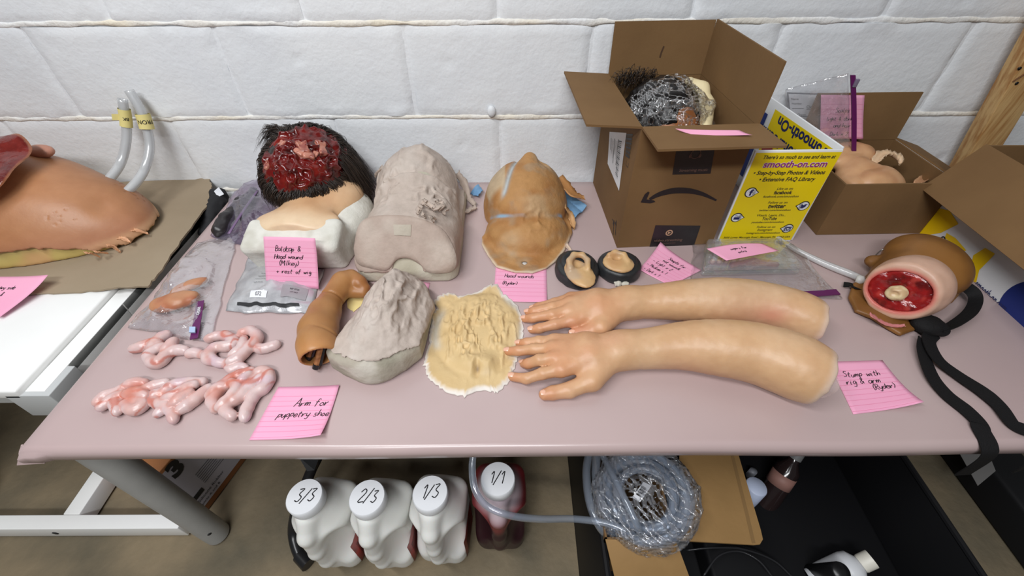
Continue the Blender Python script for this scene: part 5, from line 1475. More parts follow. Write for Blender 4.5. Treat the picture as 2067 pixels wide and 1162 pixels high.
v, fc = sdf_mesh(lambda P: smax(ell(P, pb, [.0165, .0145, .012], Rs) + .002 * vnoise(P, 110, 3), -((ell(P, pb + fn_ * .011, [.006, .005, .004], Rs))), .002), pb - .025, pb + .025, .0018)
c = np.tile(srgb(226, 208, 164), (len(v), 1)); c = mixc(c, srgb(190, 150, 110), sstep(0, .5, fbm(v, 90, 3, 2)) * .7); obj('bone_end', v, fc, mat('bone', rough=.35, attr=True), stp, col=c)
flap_strip([SQ(330, 470, .03), SQ(390, 510, .018), SQ(450, 528, .014), SQ(500, 525, .014)], .004, .002, SKIN, 'skin_flap', stp, srgb(206, 130, 130), 4, .002)
STRAP = mat('black_webbing', srgb(20, 19, 20), .75, bump=.3, bscale=400, spec=.25)
def ribbon(pts, w, th, twist=None, n=8):
    P3 = smooth_path(pts, n); m = len(P3); v = []; f = []
    for i, p in enumerate(P3):
        t = unit(P3[min(i+1, m-1)] - P3[max(i-1, 0)]); a = np.interp(i / (m-1), np.linspace(0, 1, len(twist)), twist) if twist else 0
        if i == 0: s_ = unit(np.cross(t, V3(0, 0, 1)))
        else:
            s_ = unit(s_ - t * (s_ @ t)); lv = np.cross(t, V3(0, 0, 1))
            if np.linalg.norm(lv) > .35: s_ = unit(s_ * .4 + unit(lv) * .6)
        u_ = np.cross(s_, t); s2 = s_ * math.cos(a) + u_ * math.sin(a); u2 = np.cross(s2, t)
        for (x, y) in ((-1, 0), (1, 0), (1, 1), (-1, 1)): v.append(p + s2 * w / 2 * x + u2 * th * y)
    for i in range(m - 1):
        for k in range(4): f.append((i*4+k, i*4+(k+1) % 4, (i+1)*4+(k+1) % 4, (i+1)*4+k))
    f += [(3, 2, 1, 0), tuple((m-1)*4 + k for k in range(4))]
    return v, f
E_ = lambda x, y, h=.003: SQ(x, y, h)
def edge_drop(x, dz): p = SQ(x, 1080, 0); return V3(p[0], Y0 - .004, TZ - dz)
p_e = T(1985, 889); p_f = T(2086, 884)
for pts, w, tw in (([E_(640, 560, .006), E_(615, 600, .012), E_(660, 690, .010), E_(760, 770, .006), E_(880, 850, .006), E_(960, 920, .005), E_(1030, 1010, .004), V3(p_f[0], Y0 + .02, TZ + .003), V3(p_f[0] + .002, Y0 + .003, TZ - .001), V3(p_f[0] + .004, Y0 - .006, TZ - .016), V3(p_f[0] + .006, Y0 - .008, TZ - .06)], .024, [.3, .2, .1, -.1, .1, 0, 0, 0]),
                   ([E_(590, 600, .008), E_(590, 660, .008), E_(630, 770, .006), E_(700, 860, .004), E_(800, 940, .004), E_(860, 1000, .004), V3(p_e[0] + .006, Y0 + .026, TZ + .003), V3(p_e[0] + .003, Y0 + .004, TZ - .001), V3(p_e[0] + .003, Y0 - .007, TZ - .016), V3(p_e[0] + .004, Y0 - .009, TZ - .07)], .025, [.5, .3, .1, 0, .1, 0, 0, 0]),
                   ([E_(660, 560, .014), E_(740, 520, .016), E_(815, 465, .018), E_(845, 410, .020), E_(835, 365, .026), E_(775, 320, .035)], .020, [.9, .6, .5, .6, .8, .8]),
                   ([E_(200, 325, .004), E_(240, 330, .008), E_(275, 350, .012)], .018, [.1, .3])):
    v, f = ribbon(pts, w, .0016, tw); obj('strap', v, f, STRAP, stp, sharp=40)
kn = SQ(610, 520, .016)
v, fc = sdf_mesh(lambda P: smax(smin(ell(P, kn, [.026, .022, .017]), ell(P, kn + V3(.018, -.012, -.004), [.014, .012, .011]), .006) + .003 * fbm(P, 60, 3, 2), above(P), .002), kn - .045, kn + .045, .0028)
obj('strap_knot', v, fc, STRAP, stp)
MB().tube(smooth_path([SQ(345, 195, .035), SQ(380, 160, .042), SQ(412, 150, .05), SQ(400, 170, .046), SQ(360, 200, .036)], 5), .0011, 6).obj('wire_buckle', mat('dull_metal', (.25, .24, .22), .35, metal=1), stp)
tb_ = thing('feed_tube', (T(1640, 510)[0], T(1640, 510)[1], TZ), 'clear tube with white tip running from the clear case to the stump', 'tube')
P3 = smooth_path([T(1562, 474, .012), T(1600, 500, .008), T(1660, 530, .008), T(1715, 552, .010), T(1738, 562, .014)], 8)
v, f = tube(P3, [.0045, .006, .0075, .0065], 12, True); obj('tube_wall', v, f, TUBE, tb_)
v, f = tube([T(1728, 563, .013), T(1736, 565, .014), T(1746, 563, .02)], [.008, .010, .006], 10, True); obj('tube_tip', v, f, mat('white_plastic', srgb(220, 220, 218), .4), tb_)

# ================================================================== ears on black moulds
BLACKP = mat('black_mould', srgb(40, 42, 44), .45, srgb(60, 62, 64), 40, .2, 90, ramp=(.55, .8))
for k, (ctr, rad, rot, ear, lbl) in enumerate((((1163, 553), (.045, .052), .25, (1167, 540), 'tan silicone ear on an oval black mould, beside the pink head-wounds note'),
                                        ((1247, 548), (.046, .043), -.1, (1248, 527), 'tan silicone ear scrap on a round black mould, right of the oval one'))):
    c0 = T(*ctr); o = thing('ear_mould', (c0[0], c0[1], TZ), lbl, 'prosthetic ear', 'ears on black moulds'); R_ = rotz(rot)
    hh = .028
    def fb(P):
        q = (P - c0) @ R_; e = np.sqrt((q[:, 0] / rad[0]) ** 2 + (q[:, 1] / rad[1]) ** 2)
        d2 = (e - 1) * min(rad) * (1 + .0); d2 = d2 + .1 * (P[:, 2] - TZ)
        dz = np.abs(P[:, 2] - TZ - hh / 2) - hh / 2
        d = smax(d2, dz, .008)
        d = smin(d, smax((e - .72) * min(rad), np.abs(P[:, 2] - TZ - hh) - .006, .004), .006)
        return smax(d + .001 * fbm(P, 60, 3, 2), above(P), .002)
    v, fc = sdf_mesh(fb, c0 - .065, c0 + .065, .0025); obj('mould_base', v, fc, BLACKP, o)
    e0 = T(ear[0], ear[1], .036)
    def fe(P):
        q = (P - e0) @ rotz(rot + (.5 if k == 0 else .2))
        if k == 0:
            plate = smax(ell(P, e0 + V3(.002, -.012, -.004), [.027, .042, .008], rotz(.35)), -1 + 0 * P[:, 0], .001)
            helix = None; hp = [e0 + V3(*a) for a in ((-.016, -.006, .004), (-.017, .012, .008), (-.006, .026, .011), (.010, .026, .011), (.019, .012, .009), (.018, -.008, .006))]
            helix = chain(P, hp, [.005, .0055, .006, .006, .0055, .004], .004)
            d = smin(plate, helix, .006); d = smax(d, -ell(P, e0 + V3(.0, .008, .006), [.010, .014, .008]), .004)
        else:
            plate = ell(P, e0 + V3(0, -.004, -.002), [.031, .027, .008], rotz(-.3))
            d = smin(plate, chain(P, [e0 + V3(*a) for a in ((-.018, .012, .006), (-.004, .018, .008), (.012, .012, .007), (.018, -.004, .005))], [.004, .005, .005, .004], .004), .006)
            d = smax(d, -ell(P, e0 + V3(-.002, .004, .006), [.009, .006, .006]), .003)
        return d + .002 * fbm(P, 50, 5 + k, 3)
    v, fc = sdf_mesh(fe, e0 - .055, e0 + .05, .0022); c = np.tile(srgb(206, 170, 122), (len(v), 1)); c = mixc(c, srgb(184, 160, 134), sstep(0, .4, fbm(v, 35, 3, 2)) * .8); c = mixc(c, srgb(190, 142, 96), sstep(.1, .5, fbm(v, 30, 13, 2)) * .6)
    obj('ear_skin', v, fc, SKIN, o, col=c)
    for j, (dx, dy, r) in enumerate([(-.032, .006, .007), (-.024, -.014, .005)] if k == 0 else [(-.008, -.042, .008), (.006, -.044, .007)]):
        p = c0 + V3(dx, dy, hh * (.9 if k == 0 else .25)); v, fc = sdf_mesh(lambda P: ell(P, p, [r, r * .7, r * .6]) + .003 * vnoise(P, 190, j), p - .014, p + .014, .002)
        obj('plaster_crumb', v, fc, PLASTER, o, col=np.tile(srgb(206, 202, 190), (len(v), 1)))
# ================================================================== pink ruled notes
def curl(a=.0, b=.0, c=.0, d=.0):          # lift of the four corners TL, TR, BR, BL
    def fn(u, v): return a*((1-u)*(1-v))**3 + b*(u*(1-v))**3 + c*(u*v)**3 + d*((1-u)*v)**3
    return fn
note([T(562, 781), T(686, 779), T(652, 886), T(503, 888)], 'pink ruled note at the table front reading Arm for', [('Arm for', .40, .40, .0135), ('puppetry shoe', .22, .60, .0112)], curl(0, .003, .012, 0))
note([T(1671, 730), T(1781, 727), T(1853, 821), T(1722, 836)], 'pink ruled note by the cut arm end reading Stump with rig', [('Stump with', .14, .33, .0115), ('rig & arm', .12, .48, .0115), ('(Ryder)', .50, .61, .0105)], curl(0, 0, .014, 0))
note([T(1001, 535), T(1103, 537), T(1104, 612), T(996, 607)], 'pink ruled note under the tan mask reading Head wounds', [('Head wounds', .18, .36, .0105), ('(Ryder)', .14, .56, .0095)], curl(0, 0, .004, 0), nl=8)
note([T(1331, 497, .004), T(1416, 545, .004), T(1354, 577), T(1289, 546)], 'tilted pink ruled note left of the clear case listing Light, Medium, Dark', [('Sample for', .36, .26, .0085), ('not wounds', .30, .40, .0085), ('- Light x 2', .12, .56, .0095), ('- Medium x 1', .06, .74, .0095), ('- Dark x 1', .08, .92, .0095)], curl(.012, .0, 0, .004), nl=8)
note([V3(*(atY(532, 477, .657))), V3(*(atY(638, 479, .657))), T(645, 581, .006), T(538, 578, .006)], 'upright pink note leaning on the white plaster shoulders reading Baldcap', [('Baldcap &', .20, .27, .0105), ('Head wound', .18, .42, .0100), ('(Milkey)', .26, .55, .0105), ('+ rest of wig', .20, .71, .0098)], curl(0, .004, .004, .0))
n1 = [T(10, 556, .02), T(108, 563, .012), T(-8, 640, .003), T(-120, 630, .003)]
note([n1[0] + V3(-.10, .0, 0), T(108, 562, .016), T(0, 640, .003), T(-95, 625, .003)], 'pink ruled note at the left edge, below the torso', [('heavy side', .50, .34, .0095), ('able &', .52, .52, .0095), ('side', .56, .66, .0095)], curl(0, .012, 0, 0), nl=0)
note([T(775, 560), T(868, 571), T(853, 632), T(760, 622)], 'pink ruled note mostly hidden behind the grey face cast', [], None, nl=9)
fq = afl['front'][1]
nb = atZ(1360, 263, fq[0][2] + .004)
note([atZ(1362, 263, TZ + .277), atZ(1492, 263, TZ + .279), atZ(1517, 275, TZ + .276), atZ(1402, 273, TZ + .273)], 'pink note lying on the front flap of the tall brown box', [], curl(.004, .0, .003, 0), nl=0)

# yellow paper under the baby arm
yp = sheet_poly(rag([T(700, 600)[:2], T(738, 590)[:2], T(742, 606)[:2], T(714, 630)[:2], T(702, 622)[:2]], .0006, 4, 4), TZ + .0006, .0006, 'paper_scrap', mat('yellow_paper', srgb(226, 206, 140), .7))
tag(yp, 'small pale yellow paper scrap beside the baby arm', 'paper')

# ================================================================== bags
def pillow(quad, h, seed, N=34, crumple=.004, zb=.0012, edgew=.12, power=2.2, asym=None):
    q = [np.asarray(a, float) for a in quad]; U, V = np.meshgrid(np.linspace(0, 1, N + 1), np.linspace(0, 1, N + 1))
    P = q[0]*((1-U)*(1-V))[..., None] + q[1]*(U*(1-V))[..., None] + q[2]*(U*V)[..., None] + q[3]*((1-U)*V)[..., None]
    nrm = unit(np.cross(q[1] - q[0], q[0] - q[3]))
    e = (1 - np.abs(2*U - 1) ** power) * (1 - np.abs(2*V - 1) ** power)
    if asym is not None: e = e * asym(U, V)
    w = crumple * (sstep(.1, .95, ridge(P, 24, seed, 2)) + .5 * fbm(P, 60, seed + 3, 2)) * (.25 + .75 * np.sqrt(np.maximum(e, 0)))
    jit = .0035 * np.stack([vnoise(P, 50, seed + 11), vnoise(P, 50, seed + 12), 0*U], -1) * (1 - e)[..., None]
    top = P + jit + nrm * (zb + .0012 + h * e + w)[..., None]; bot = P + jit + nrm * zb
    v = np.concatenate([top.reshape(-1, 3), bot.reshape(-1, 3)]); n = N + 1; k = n * n; f = []
    for j in range(N):
        for i in range(N):
            a = j*n + i; f.append((a, a+n, a+n+1, a+1)); f.append((k+a, k+a+1, k+a+n+1, k+a+n))
    for i in range(N):
        for (a, b) in ((i, i+1), (N*n+i+1, N*n+i), ((i+1)*n, i*n), (i*n+N, (i+1)*n+N)): f.append((a, b, k+b, k+a))
    return v, f, (lambda u, v_: top[int(round(v_*N)), int(round(u*N))])

FOIL = mat('silver_foil', srgb(206, 206, 208), .32, srgb(176, 176, 180), 30, .5, 40, metal=.45, spec=.7)
fq_ = [T(503, 520), T(655, 545), T(628, 634), T(456, 631)]
v, f, fs = pillow(fq_, .016, 3, crumple=.004)
fb_ = thing('foil_bag', (np.mean([a[0] for a in fq_]), np.mean([a[1] for a in fq_]), TZ), 'silver foil bag with small print, under the white plaster shoulders', 'bag')
obj('foil_pouch', v, f, FOIL, fb_)
def quad_fn(q, off, surf=None):
    q = [np.asarray(a, float) for a in q]; n = unit(np.cross(q[1]-q[0], q[0]-q[3]))
    def fn(a, b):
        p = q[0]*(1-a)*(1-b) + q[1]*a*(1-b) + q[2]*a*b + q[3]*(1-a)*b
        if surf is not None: p = surf(min(1, max(0, a)), min(1, max(0, b)))
        return p + n * off
    return fn
def lay_grid(name, fn, u0, v0, u1, v1, m_, parent, n=10):
    vv = [fn(u0 + (u1-u0)*i/n, v0 + (v1-v0)*j/n) for j in range(n+1) for i in range(n+1)]
    ff = [(j*(n+1)+i, (j+1)*(n+1)+i, (j+1)*(n+1)+i+1, j*(n+1)+i+1) for j in range(n) for i in range(n)]
    return obj(name, vv, ff, m_, parent)
def bil4(S, N=34):
    def fn(u, v_):
        x, y = min(max(u, 0), 1) * N, min(max(v_, 0), 1) * N; i, j = min(int(x), N-1), min(int(y), N-1); a, b = x - i, y - j
        s = lambda i, j: S(i / N, j / N)
        return s(i, j)*(1-a)*(1-b) + s(i+1, j)*a*(1-b) + s(i+1, j+1)*a*b + s(i, j+1)*(1-a)*b + V3(0, 0, .0012)
    return fn
bf = bil4(fs)
lay_grid('grey_label', bf, .62, .56, .92, .78, mat('grey_label', srgb(150, 146, 150), .5), fb_)
lay_grid('white_sticker', bf, .26, .70, .46, .80, PAPER, fb_, 6)
lay_grid('dark_seal', lambda u, v_: bf(u, v_ + .02 * float(vnoise(np.array([[u, 0, 0]]), 14, 3)[0])), .12, .875, .86, .925, mat('black_seal', srgb(40, 40, 42), .35), fb_, 24)
def bag_print(lines, parent, m_=INK):
    for (s, u, v_, sz, al) in lines:
        p = Print2D(); p.text(s, 0, 0, 1.0, align=al)
        p.lay('printed_text', lambda a, b: bf(u + a * sz, v_ - b * sz * 1.5) + V3(0, 0, .0006), m_, parent)
bag_print([('mix well before use', .30, .38, .018, 'LEFT'), ('keep away from heat', .28, .44, .018, 'LEFT'), ('store in a cool dry place', .26, .50, .018, 'LEFT'), ('handle with care', .25, .56, .018, 'LEFT'), ('REF 0720', .77, .64, .028, 'CENTER'), ('LOT 0453', .77, .70, .022, 'CENTER'), ('072', .36, .775, .05, 'CENTER')], fb_)

# zip bag with flesh pieces
zbq = [T(398, 492), T(484, 470), T(424, 694), T(262, 662)]
zb_ = thing('zip_bag', (np.mean([a[0] for a in zbq]), np.mean([a[1] for a in zbq]), TZ), 'clear zip bag of tan flesh pieces, left of the foil bag', 'bag')
v, f, zs_ = pillow(zbq, .026, 8, 40, .009, asym=lambda U, V: np.clip(1.25 - U, 0, 1) * sstep(0, .5, V + .2)); obj('bag_film', v, f, CLEAR, zb_)
for (x, y, r3, rz, lbl) in ((352, 608, (.040, .024, .014), .35, 'larger tan flesh piece inside the clear bag'), (383, 577, (.034, .013, .010), .75, 'slimmer reddish flesh piece inside the clear bag')):
    p = T(x, y, .014); R__ = rotz(rz)
    v, fc = sdf_mesh(lambda P: smax(ell(P, p, r3, R__) + .006 * fbm(P, 32, int(x), 3), above(P, TZ + .002), .002), p - .05, p + .05, .0026)
    c = np.tile(srgb(186, 134, 98), (len(v), 1)); c = mixc(c, srgb(168, 100, 74), sstep(-.1, .4, fbm(v, 35, 4, 2)) * .7)
    tag(obj('flesh_piece', v, fc, SKIN, None, col=c, loc=(p[0], p[1], TZ)), lbl, 'prosthetic', 'flesh pieces in the bag')
zv, zf = ribbon([T(405, 608, .012), T(400, 640, .008), T(392, 684, .005)], .013, .0016); zz = obj('zipper', zv, zf, ZIPPER, zb_, sharp=40)
MB().slab([T(384, 661, .0095), T(396, 661, .0095), T(395, 672, .009), T(383, 672, .009)], .003).obj('zip_slider', mat('pale_slider', srgb(170, 190, 220), .3), zb_)
p_ = Print2D(); p_.text('close', 0, 0, .010, 0, .01, rot=0); a0 = T(398.5, 636, .0112); ux_ = unit(T(404, 612, .0125) - a0); uy_ = unit(np.cross(V3(0, 0, 1), ux_)); p_.lay('zipper_print', lambda a, b: a0 + ux_ * a + uy_ * (b - .003) + V3(0, 0, .001), PAPER, zz)

# bag of dark hair behind it
dq = [T(492, 372), T(562, 352), T(552, 512), T(424, 478)]
DARKFILM = film('purple_tinted_film', (.82, .78, .86), .16, srgb(150, 140, 165), .05, .5, .12)
hb = thing('zip_bag', (np.mean([a[0] for a in dq]), np.mean([a[1] for a in dq]), TZ), 'crumpled clear bag of dark hair behind the plaster shoulders, by the table edge', 'bag')
v, f, _ = pillow(dq, .035, 13, 36, .010); obj('bag_film', v, f, DARKFILM, hb)
hd = [T(440, 466, .012), T(462, 440, .016), T(488, 412, .018), T(512, 388, .016)]
v, fc = sdf_mesh(lambda P: smax(chain(P, hd, [.014, .017, .015, .012], .01) + .006 * fbm(P * np.array([1, 1, 1]), 60, 3, 2), above(P, TZ + .002), .002), np.array(hd).min(0) - .03, np.array(hd).max(0) + .03, .003)
tag(obj('hair_piece', v, fc, HAIR, None, col=np.tile(srgb(38, 34, 36), (len(v), 1)), loc=(hd[1][0], hd[1][1], TZ)), 'dark hair bundle inside the crumpled bag by the table edge', 'hair')
zv, zf = ribbon([T(462, 472, .030), T(490, 428, .036), T(520, 385, .034)], .006, .0015); obj('zipper', zv, zf, mat('faded_zipper', srgb(120, 96, 130), .4), hb)

# black rag with white paper in the gap between the tables
v, fc = sdf_mesh(lambda P: chain(P, [V3(-.765, .985, TZ - .01), V3(-.752, .93, TZ - .02), V3(-.748, .86, TZ - .035)], [.022, .02, .016], .01) + .008 * fbm(P, 45, 3, 2), V3(-.82, .82, TZ - .08), V3(-.70, 1.03, TZ + .03), .0035)
tag(obj('black_rag', v, fc, mat('black_fabric', (.012, .012, .014), .8), None, loc=(-.755, .93, TZ - .05)), 'black crumpled rag stuffed between the two tables near the wall', 'rag')
wp = MB().slab([T(432, 386, .012), T(441, 378, .012), T(452, 392, .002), T(440, 398, .002)], .001).obj('paper_scrap', PAPER); tag(wp, 'small white paper corner on the black rag', 'paper')

# clear case in a bag
cf = [T(1412, 560), T(1612, 556), T(1568, 498), T(1420, 500)]
cs = thing('clear_case', ((cf[0] + cf[1] + cf[2] + cf[3]) / 4), 'flat clear plastic case with sculpted pieces, inside a zip bag behind the arms', 'case')
CASEM = film('clear_case_plastic', (.97, .98, .99), .14, srgb(226, 230, 236), .07, .7, .08, .1)
def case_shell(z0, z1, inset, name):
    ce = sum(cf) / 4; q = [ce + (p - ce) * (1 - inset) for p in cf]
    m = MB().hexa([a + V3(0, 0, z0) for a in q] + [a + V3(0, 0, z1) for a in q], .006); return m.obj(name, CASEM, cs)
case_shell(.002, .014, .0, 'case_tray'); case_shell(.0145, .028, .01, 'case_lid')
for i in range(5):
    p = T(1437 + i * 14, 530 - i * .5, .0165); v, f = lathe([(.005, 0), (.0052, .006), (.003, .009), (0, .0095)], p, 8)
    tag(obj('tooth', v, f, mat('tooth_ivory', srgb(196, 172, 150), .35), None, loc=p), ('leftmost', 'second from left', 'middle', 'second from right', 'rightmost')[i] + ' ivory tooth of the row in the clear case', 'tooth', 'teeth in the clear case')
fa = [T(1478, 535, .017), T(1520, 528, .018), T(1568, 533, .017)]
v, fc = sdf_mesh(lambda P: chain(P, fa, [.006, .009, .006], .006) + .002 * fbm(P, 60, 3, 2), np.array(fa).min(0) - .02, np.array(fa).max(0) + .02, .0024)
c = np.tile(srgb(150, 82, 48), (len(v), 1)); c = mixc(c, srgb(120, 50, 34), sstep(0, .4, fbm(v, 60, 2, 2))); tag(obj('sculpted_wound', v, fc, SKIN, None, col=c, loc=(fa[1][0], fa[1][1], TZ + .01)), 'brown-red sculpted wound strip inside the clear case', 'prosthetic')
bgq = [T(1398, 494), T(1588, 486), T(1700, 606), T(1392, 580)]
v, f, _ = pillow(bgq, .038, 21, 44, .006, power=3.5, asym=lambda U, V: np.clip(1.5 - 1.1 * V, .06, 1)); cb_ = obj('bag_film', v, f, film('hazy_bag_film', (.99, .99, .99), .07, srgb(220, 218, 224), .05, .5, .1, .7, 40), None, loc=sum(bgq) / 4)
tag(cb_, 'hazy clear zip bag wrapped around the flat plastic case', 'bag')
zv, zf = ribbon([T(1560, 588, .006), T(1620, 594, .007), T(1691, 590, .006)], .014, .0025); zz = obj('purple_zip_strip', zv, zf, ZIPPER, cb_, sharp=40)
note([T(1426, 502, .046), T(1540, 492, .048), T(1572, 506, .046), T(1466, 526, .044)], 'pink note curled on top of the bagged clear case', [('Fingers for', .26, .40, .007), ('extra', .34, .68, .007)], lambda u, v_: .006 * math.sin(3.1 * u) * (1 - v_), nl=0)

# ================================================================== inside the tall box: bagged head
bc = V3(.322, .905, TZ + .19)
hh_ = thing('bagged_head', (bc[0], bc[1], TZ + .006), 'dark-haired head wrapped in clear film inside the tall brown box', 'prosthetic head')
def bh(P): return smin(ell(P, bc, [.075, .085, .092]), chain(P, [bc + V3(0, -.02, -.06), V3(bc[0], .88, TZ + .03)], [.06, .07], .03), .03)
v, fc = sdf_mesh(bh, bc - V3(.1, .11, .20), bc + V3(.1, .11, .11), .004); obj('head_form', v, fc, SKIN, hh_, col=np.tile(srgb(176, 112, 66), (len(v), 1)))
def bhair(P):
    d = ell(P, bc + V3(-.006, .012, .014), [.083, .088, .094]) + .010 * fbm(P, 45, 5, 3)
    return smax(d, (bc[1] - .052) - P[:, 1] - .4 * (P[:, 2] - bc[2]), .006)
v, fc = sdf_mesh(bhair, bc - .115, bc + .12, .0036); obj('curly_hair', v, fc, HAIR, hh_, col=np.tile(srgb(18, 15, 15), (len(v), 1)))
foam = [atY(x, y, Y) for x, y, Y in ((1392, 165, .96), (1418, 180, .95), (1428, 215, .90), (1425, 258, .83))]
v, fc = sdf_mesh(lambda P: chain(P, foam, [.010, .013, .013, .010], .01) + .003 * fbm(P, 45, 3, 2), np.array(foam).min(0) - .03, np.array(foam).max(0) + .03, .003)
obj('cream_padding', v, fc, mat('cream_pad', srgb(222, 206, 164), .5, spec=.4), hh_)
def bfilm(P):
    d = ell(P, bc + V3(.004, -.006, .012), [.092, .095, .100]) + .010 * fbm(P, 30, 9, 3) - .006 * sstep(.4, .95, ridge(P, 26, 4, 2))
    return smax(np.abs(d) - .0012, TZ + .17 - P[:, 2], .002)
v, fc = sdf_mesh(bfilm, bc - V3(.115, .115, .03), bc + V3(.12, .12, .125), .0034); obj('film_wrap', v, fc, film('shiny_wrap', (1, 1, 1), .03, srgb(200, 205, 210), .07, .75, .09, .9, 50), hh_)
rnd = random.Random(3); Rr = []
for i in range(260):
    p = atY(rnd.uniform(1245, 1320), rnd.uniform(150, 178), .985 + rnd.uniform(-.02, .02)); Rr.append((p, unit(V3(0, -.3, 1)), unit(V3(rnd.uniform(-1, 1), rnd.uniform(-.4, .4), rnd.uniform(-.2, .8))), rnd.uniform(.012, .03), .8, i))
strands(Rr, 'loose_hair', hh_, .0009, 4)['kind'] = 'stuff'

# ================================================================== inside the small box: skins
sp = [spt(.105, .07, .085), spt(.125, .11, .10), spt(.10, .15, .11)]
def skn(P):
    d = smin(ell(P, sp[0], [.066, .055, .045]), ell(P, sp[2], [.055, .045, .03]), .02) + .014 * fbm(P, 14, 3, 2) + .005 * (ridge(P, 18, 5, 1) - .5)
    d = np.abs(d) - .003
    d = smax(d, .012 * fbm(P, 12, 31, 2) + (P[:, 2] - (TZ + .150)), .002)
    return np.maximum(d, spt(0, 0, .008)[2] - P[:, 2])
lo = np.array(spt(.012, .008, .006)); hi = np.array(spt(.225, .198, .165))
v, fc = sdf_mesh(skn, lo, hi, .003); c = np.tile(srgb(206, 160, 118), (len(v), 1)); c = mixc(c, srgb(184, 132, 92), sstep(-.1, .4, fbm(v, 25, 3, 2)) * .7)
sk_ = thing('skin_pieces', spt(.11, .1, .0), 'crumpled flesh-coloured skin with pale curled edge in the small box', 'prosthetic'); obj('crumpled_skin', v, fc, SKIN, sk_, col=c)
flap_strip([atY(1765, 328, .90), atY(1778, 314, .92), atY(1796, 312, .92), atY(1812, 322, .91), atY(1816, 332, .90)], .010, .003, SKIN, 'curled_edge', sk_, srgb(222, 190, 156), 3, .008)
flap_strip([atY(1728, 335, .91), atY(1745, 322, .93), atY(1765, 315, .95)], .007, .003, SKIN, 'curled_edge', sk_, srgb(224, 206, 186), 5, .006)
flap_strip([atY(1730, 362, .86), atY(1745, 364, .85), atY(1758, 372, .84)], .008, .003, SKIN, 'curled_edge', sk_, srgb(224, 200, 176), 6, .008)
flap_strip([atY(1848, 372, .84), atY(1866, 362, .87), atY(1884, 356, .89)], .008, .004, SKIN, 'curled_edge', sk_, srgb(206, 158, 120), 9, .006)

# zip bag of cards standing in the small box, pink note behind its film
kq = [atY(1584, 178, 1.02), atY(1714, 147, .962), atY(1718, 372, .935), atY(1600, 345, 1.0)]
kb = thing('zip_bag', kq[3], 'upright clear zip bag of white cards with purple zipper, behind the yellow board', 'bag')
v, f, _ = pillow([kq[3], kq[2], kq[1], kq[0]][::-1] if False else [kq[0], kq[1], kq[2], kq[3]], .008, 31, 36, .008); obj('bag_film', v, f, CLEAR, kb)
zv, zf = ribbon([kq[1] + V3(-.003, -.006, 0), (kq[1] + kq[2]) / 2 + V3(-.001, -.008, 0), kq[2] + V3(-.002, -.006, 0)], .012, .003, [1.57, 1.57, 1.57]); 
zv = []; 
for t_ in np.linspace(0, 1, 9):
    p = kq[1] + (kq[2] - kq[1]) * t_ + V3(.0015 * math.sin(5 * t_), -.012, 0); w_ = .0052
    zv += [p + V3(-w_, 0, 0), p + V3(w_, 0, 0), p + V3(w_, -.003, 0), p + V3(-w_, -.003, 0)]
zf = [(i*4+k, i*4+(k+1) % 4, (i+1)*4+(k+1) % 4, (i+1)*4+k) for i in range(8) for k in range(4)] + [(0, 1, 2, 3), (35, 34, 33, 32)]
zp = obj('zipper', zv, zf, ZIPPER, kb, smooth=False)
sl = kq[1] + (kq[2] - kq[1]) * .05 + V3(.006, -.016, 0); MB().box(sl - V3(.004, .003, .010), sl + V3(.004, .003, .006), .001).obj('zip_slider', mat('grey_slider', srgb(120, 110, 130), .3), kb)
for j, (x, y, w_, h_) in enumerate(((1592, 190, 66, 50), (1598, 236, 62, 48))):
    A_, B_, C_, D_ = [atY(a, b_, 1.030 - .002 * j) for a, b_ in ((x, y), (x + w_, y + 2), (x + w_ + 2, y + h_), (x + 5, y + h_))]
    cd = thing('card', (A_ + C_) / 2, ('upper' if j == 0 else 'lower') + ' white printed card inside the upright zip bag', 'card', 'white cards in the bag')
    MB().slab([D_, C_, B_, A_], .0012).obj('card_stock', PAPER, cd)
    MB().slab([q_ + V3(0, .0016, 0) for q_ in (D_ + V3(-.004, 0, -.003), C_ + V3(.003, 0, -.003), B_ + V3(.003, 0, .003), A_ + V3(-.004, 0, .003))], .002).obj('card_sleeve', mat('grey_sleeve', srgb(120, 122, 128), .4), cd)
    pr = Print2D(); W_, H_ = np.linalg.norm(B_ - A_), np.linalg.norm(D_ - A_)
    for k, (s, xx, yy, sz) in enumerate((('Name', .06, .22, .007), ('Number', .06, .40, .007), ('Close', .50, .55, .010), ('Open', .20, .86, .009))): pr.text(s, xx * W_, (1 - yy) * H_, sz)
    pr.rect(.06 * W_, .43 * H_, .42 * W_, .45 * H_); pr.rect(.5 * W_, .40 * H_, .95 * W_, .42 * H_)
    pr.lay('card_print', plane_fn(D_, C_ - D_, A_ - D_, .0006), INK, cd)
note([atY(1657, 191, .988), atY(1745, 192, .988), atY(1739, 279, .984), atY(1655, 281, .984)], 'pink ruled note on the back flap of the small box, half behind the zip bag', [('Scalps', .34, .38, .011), ('light & dark', .14, .56, .010), ('and hair', .30, .72, .010), ('Dark x 2', .22, .92, .010)], curl(0, 0, .006, 0), nl=8)

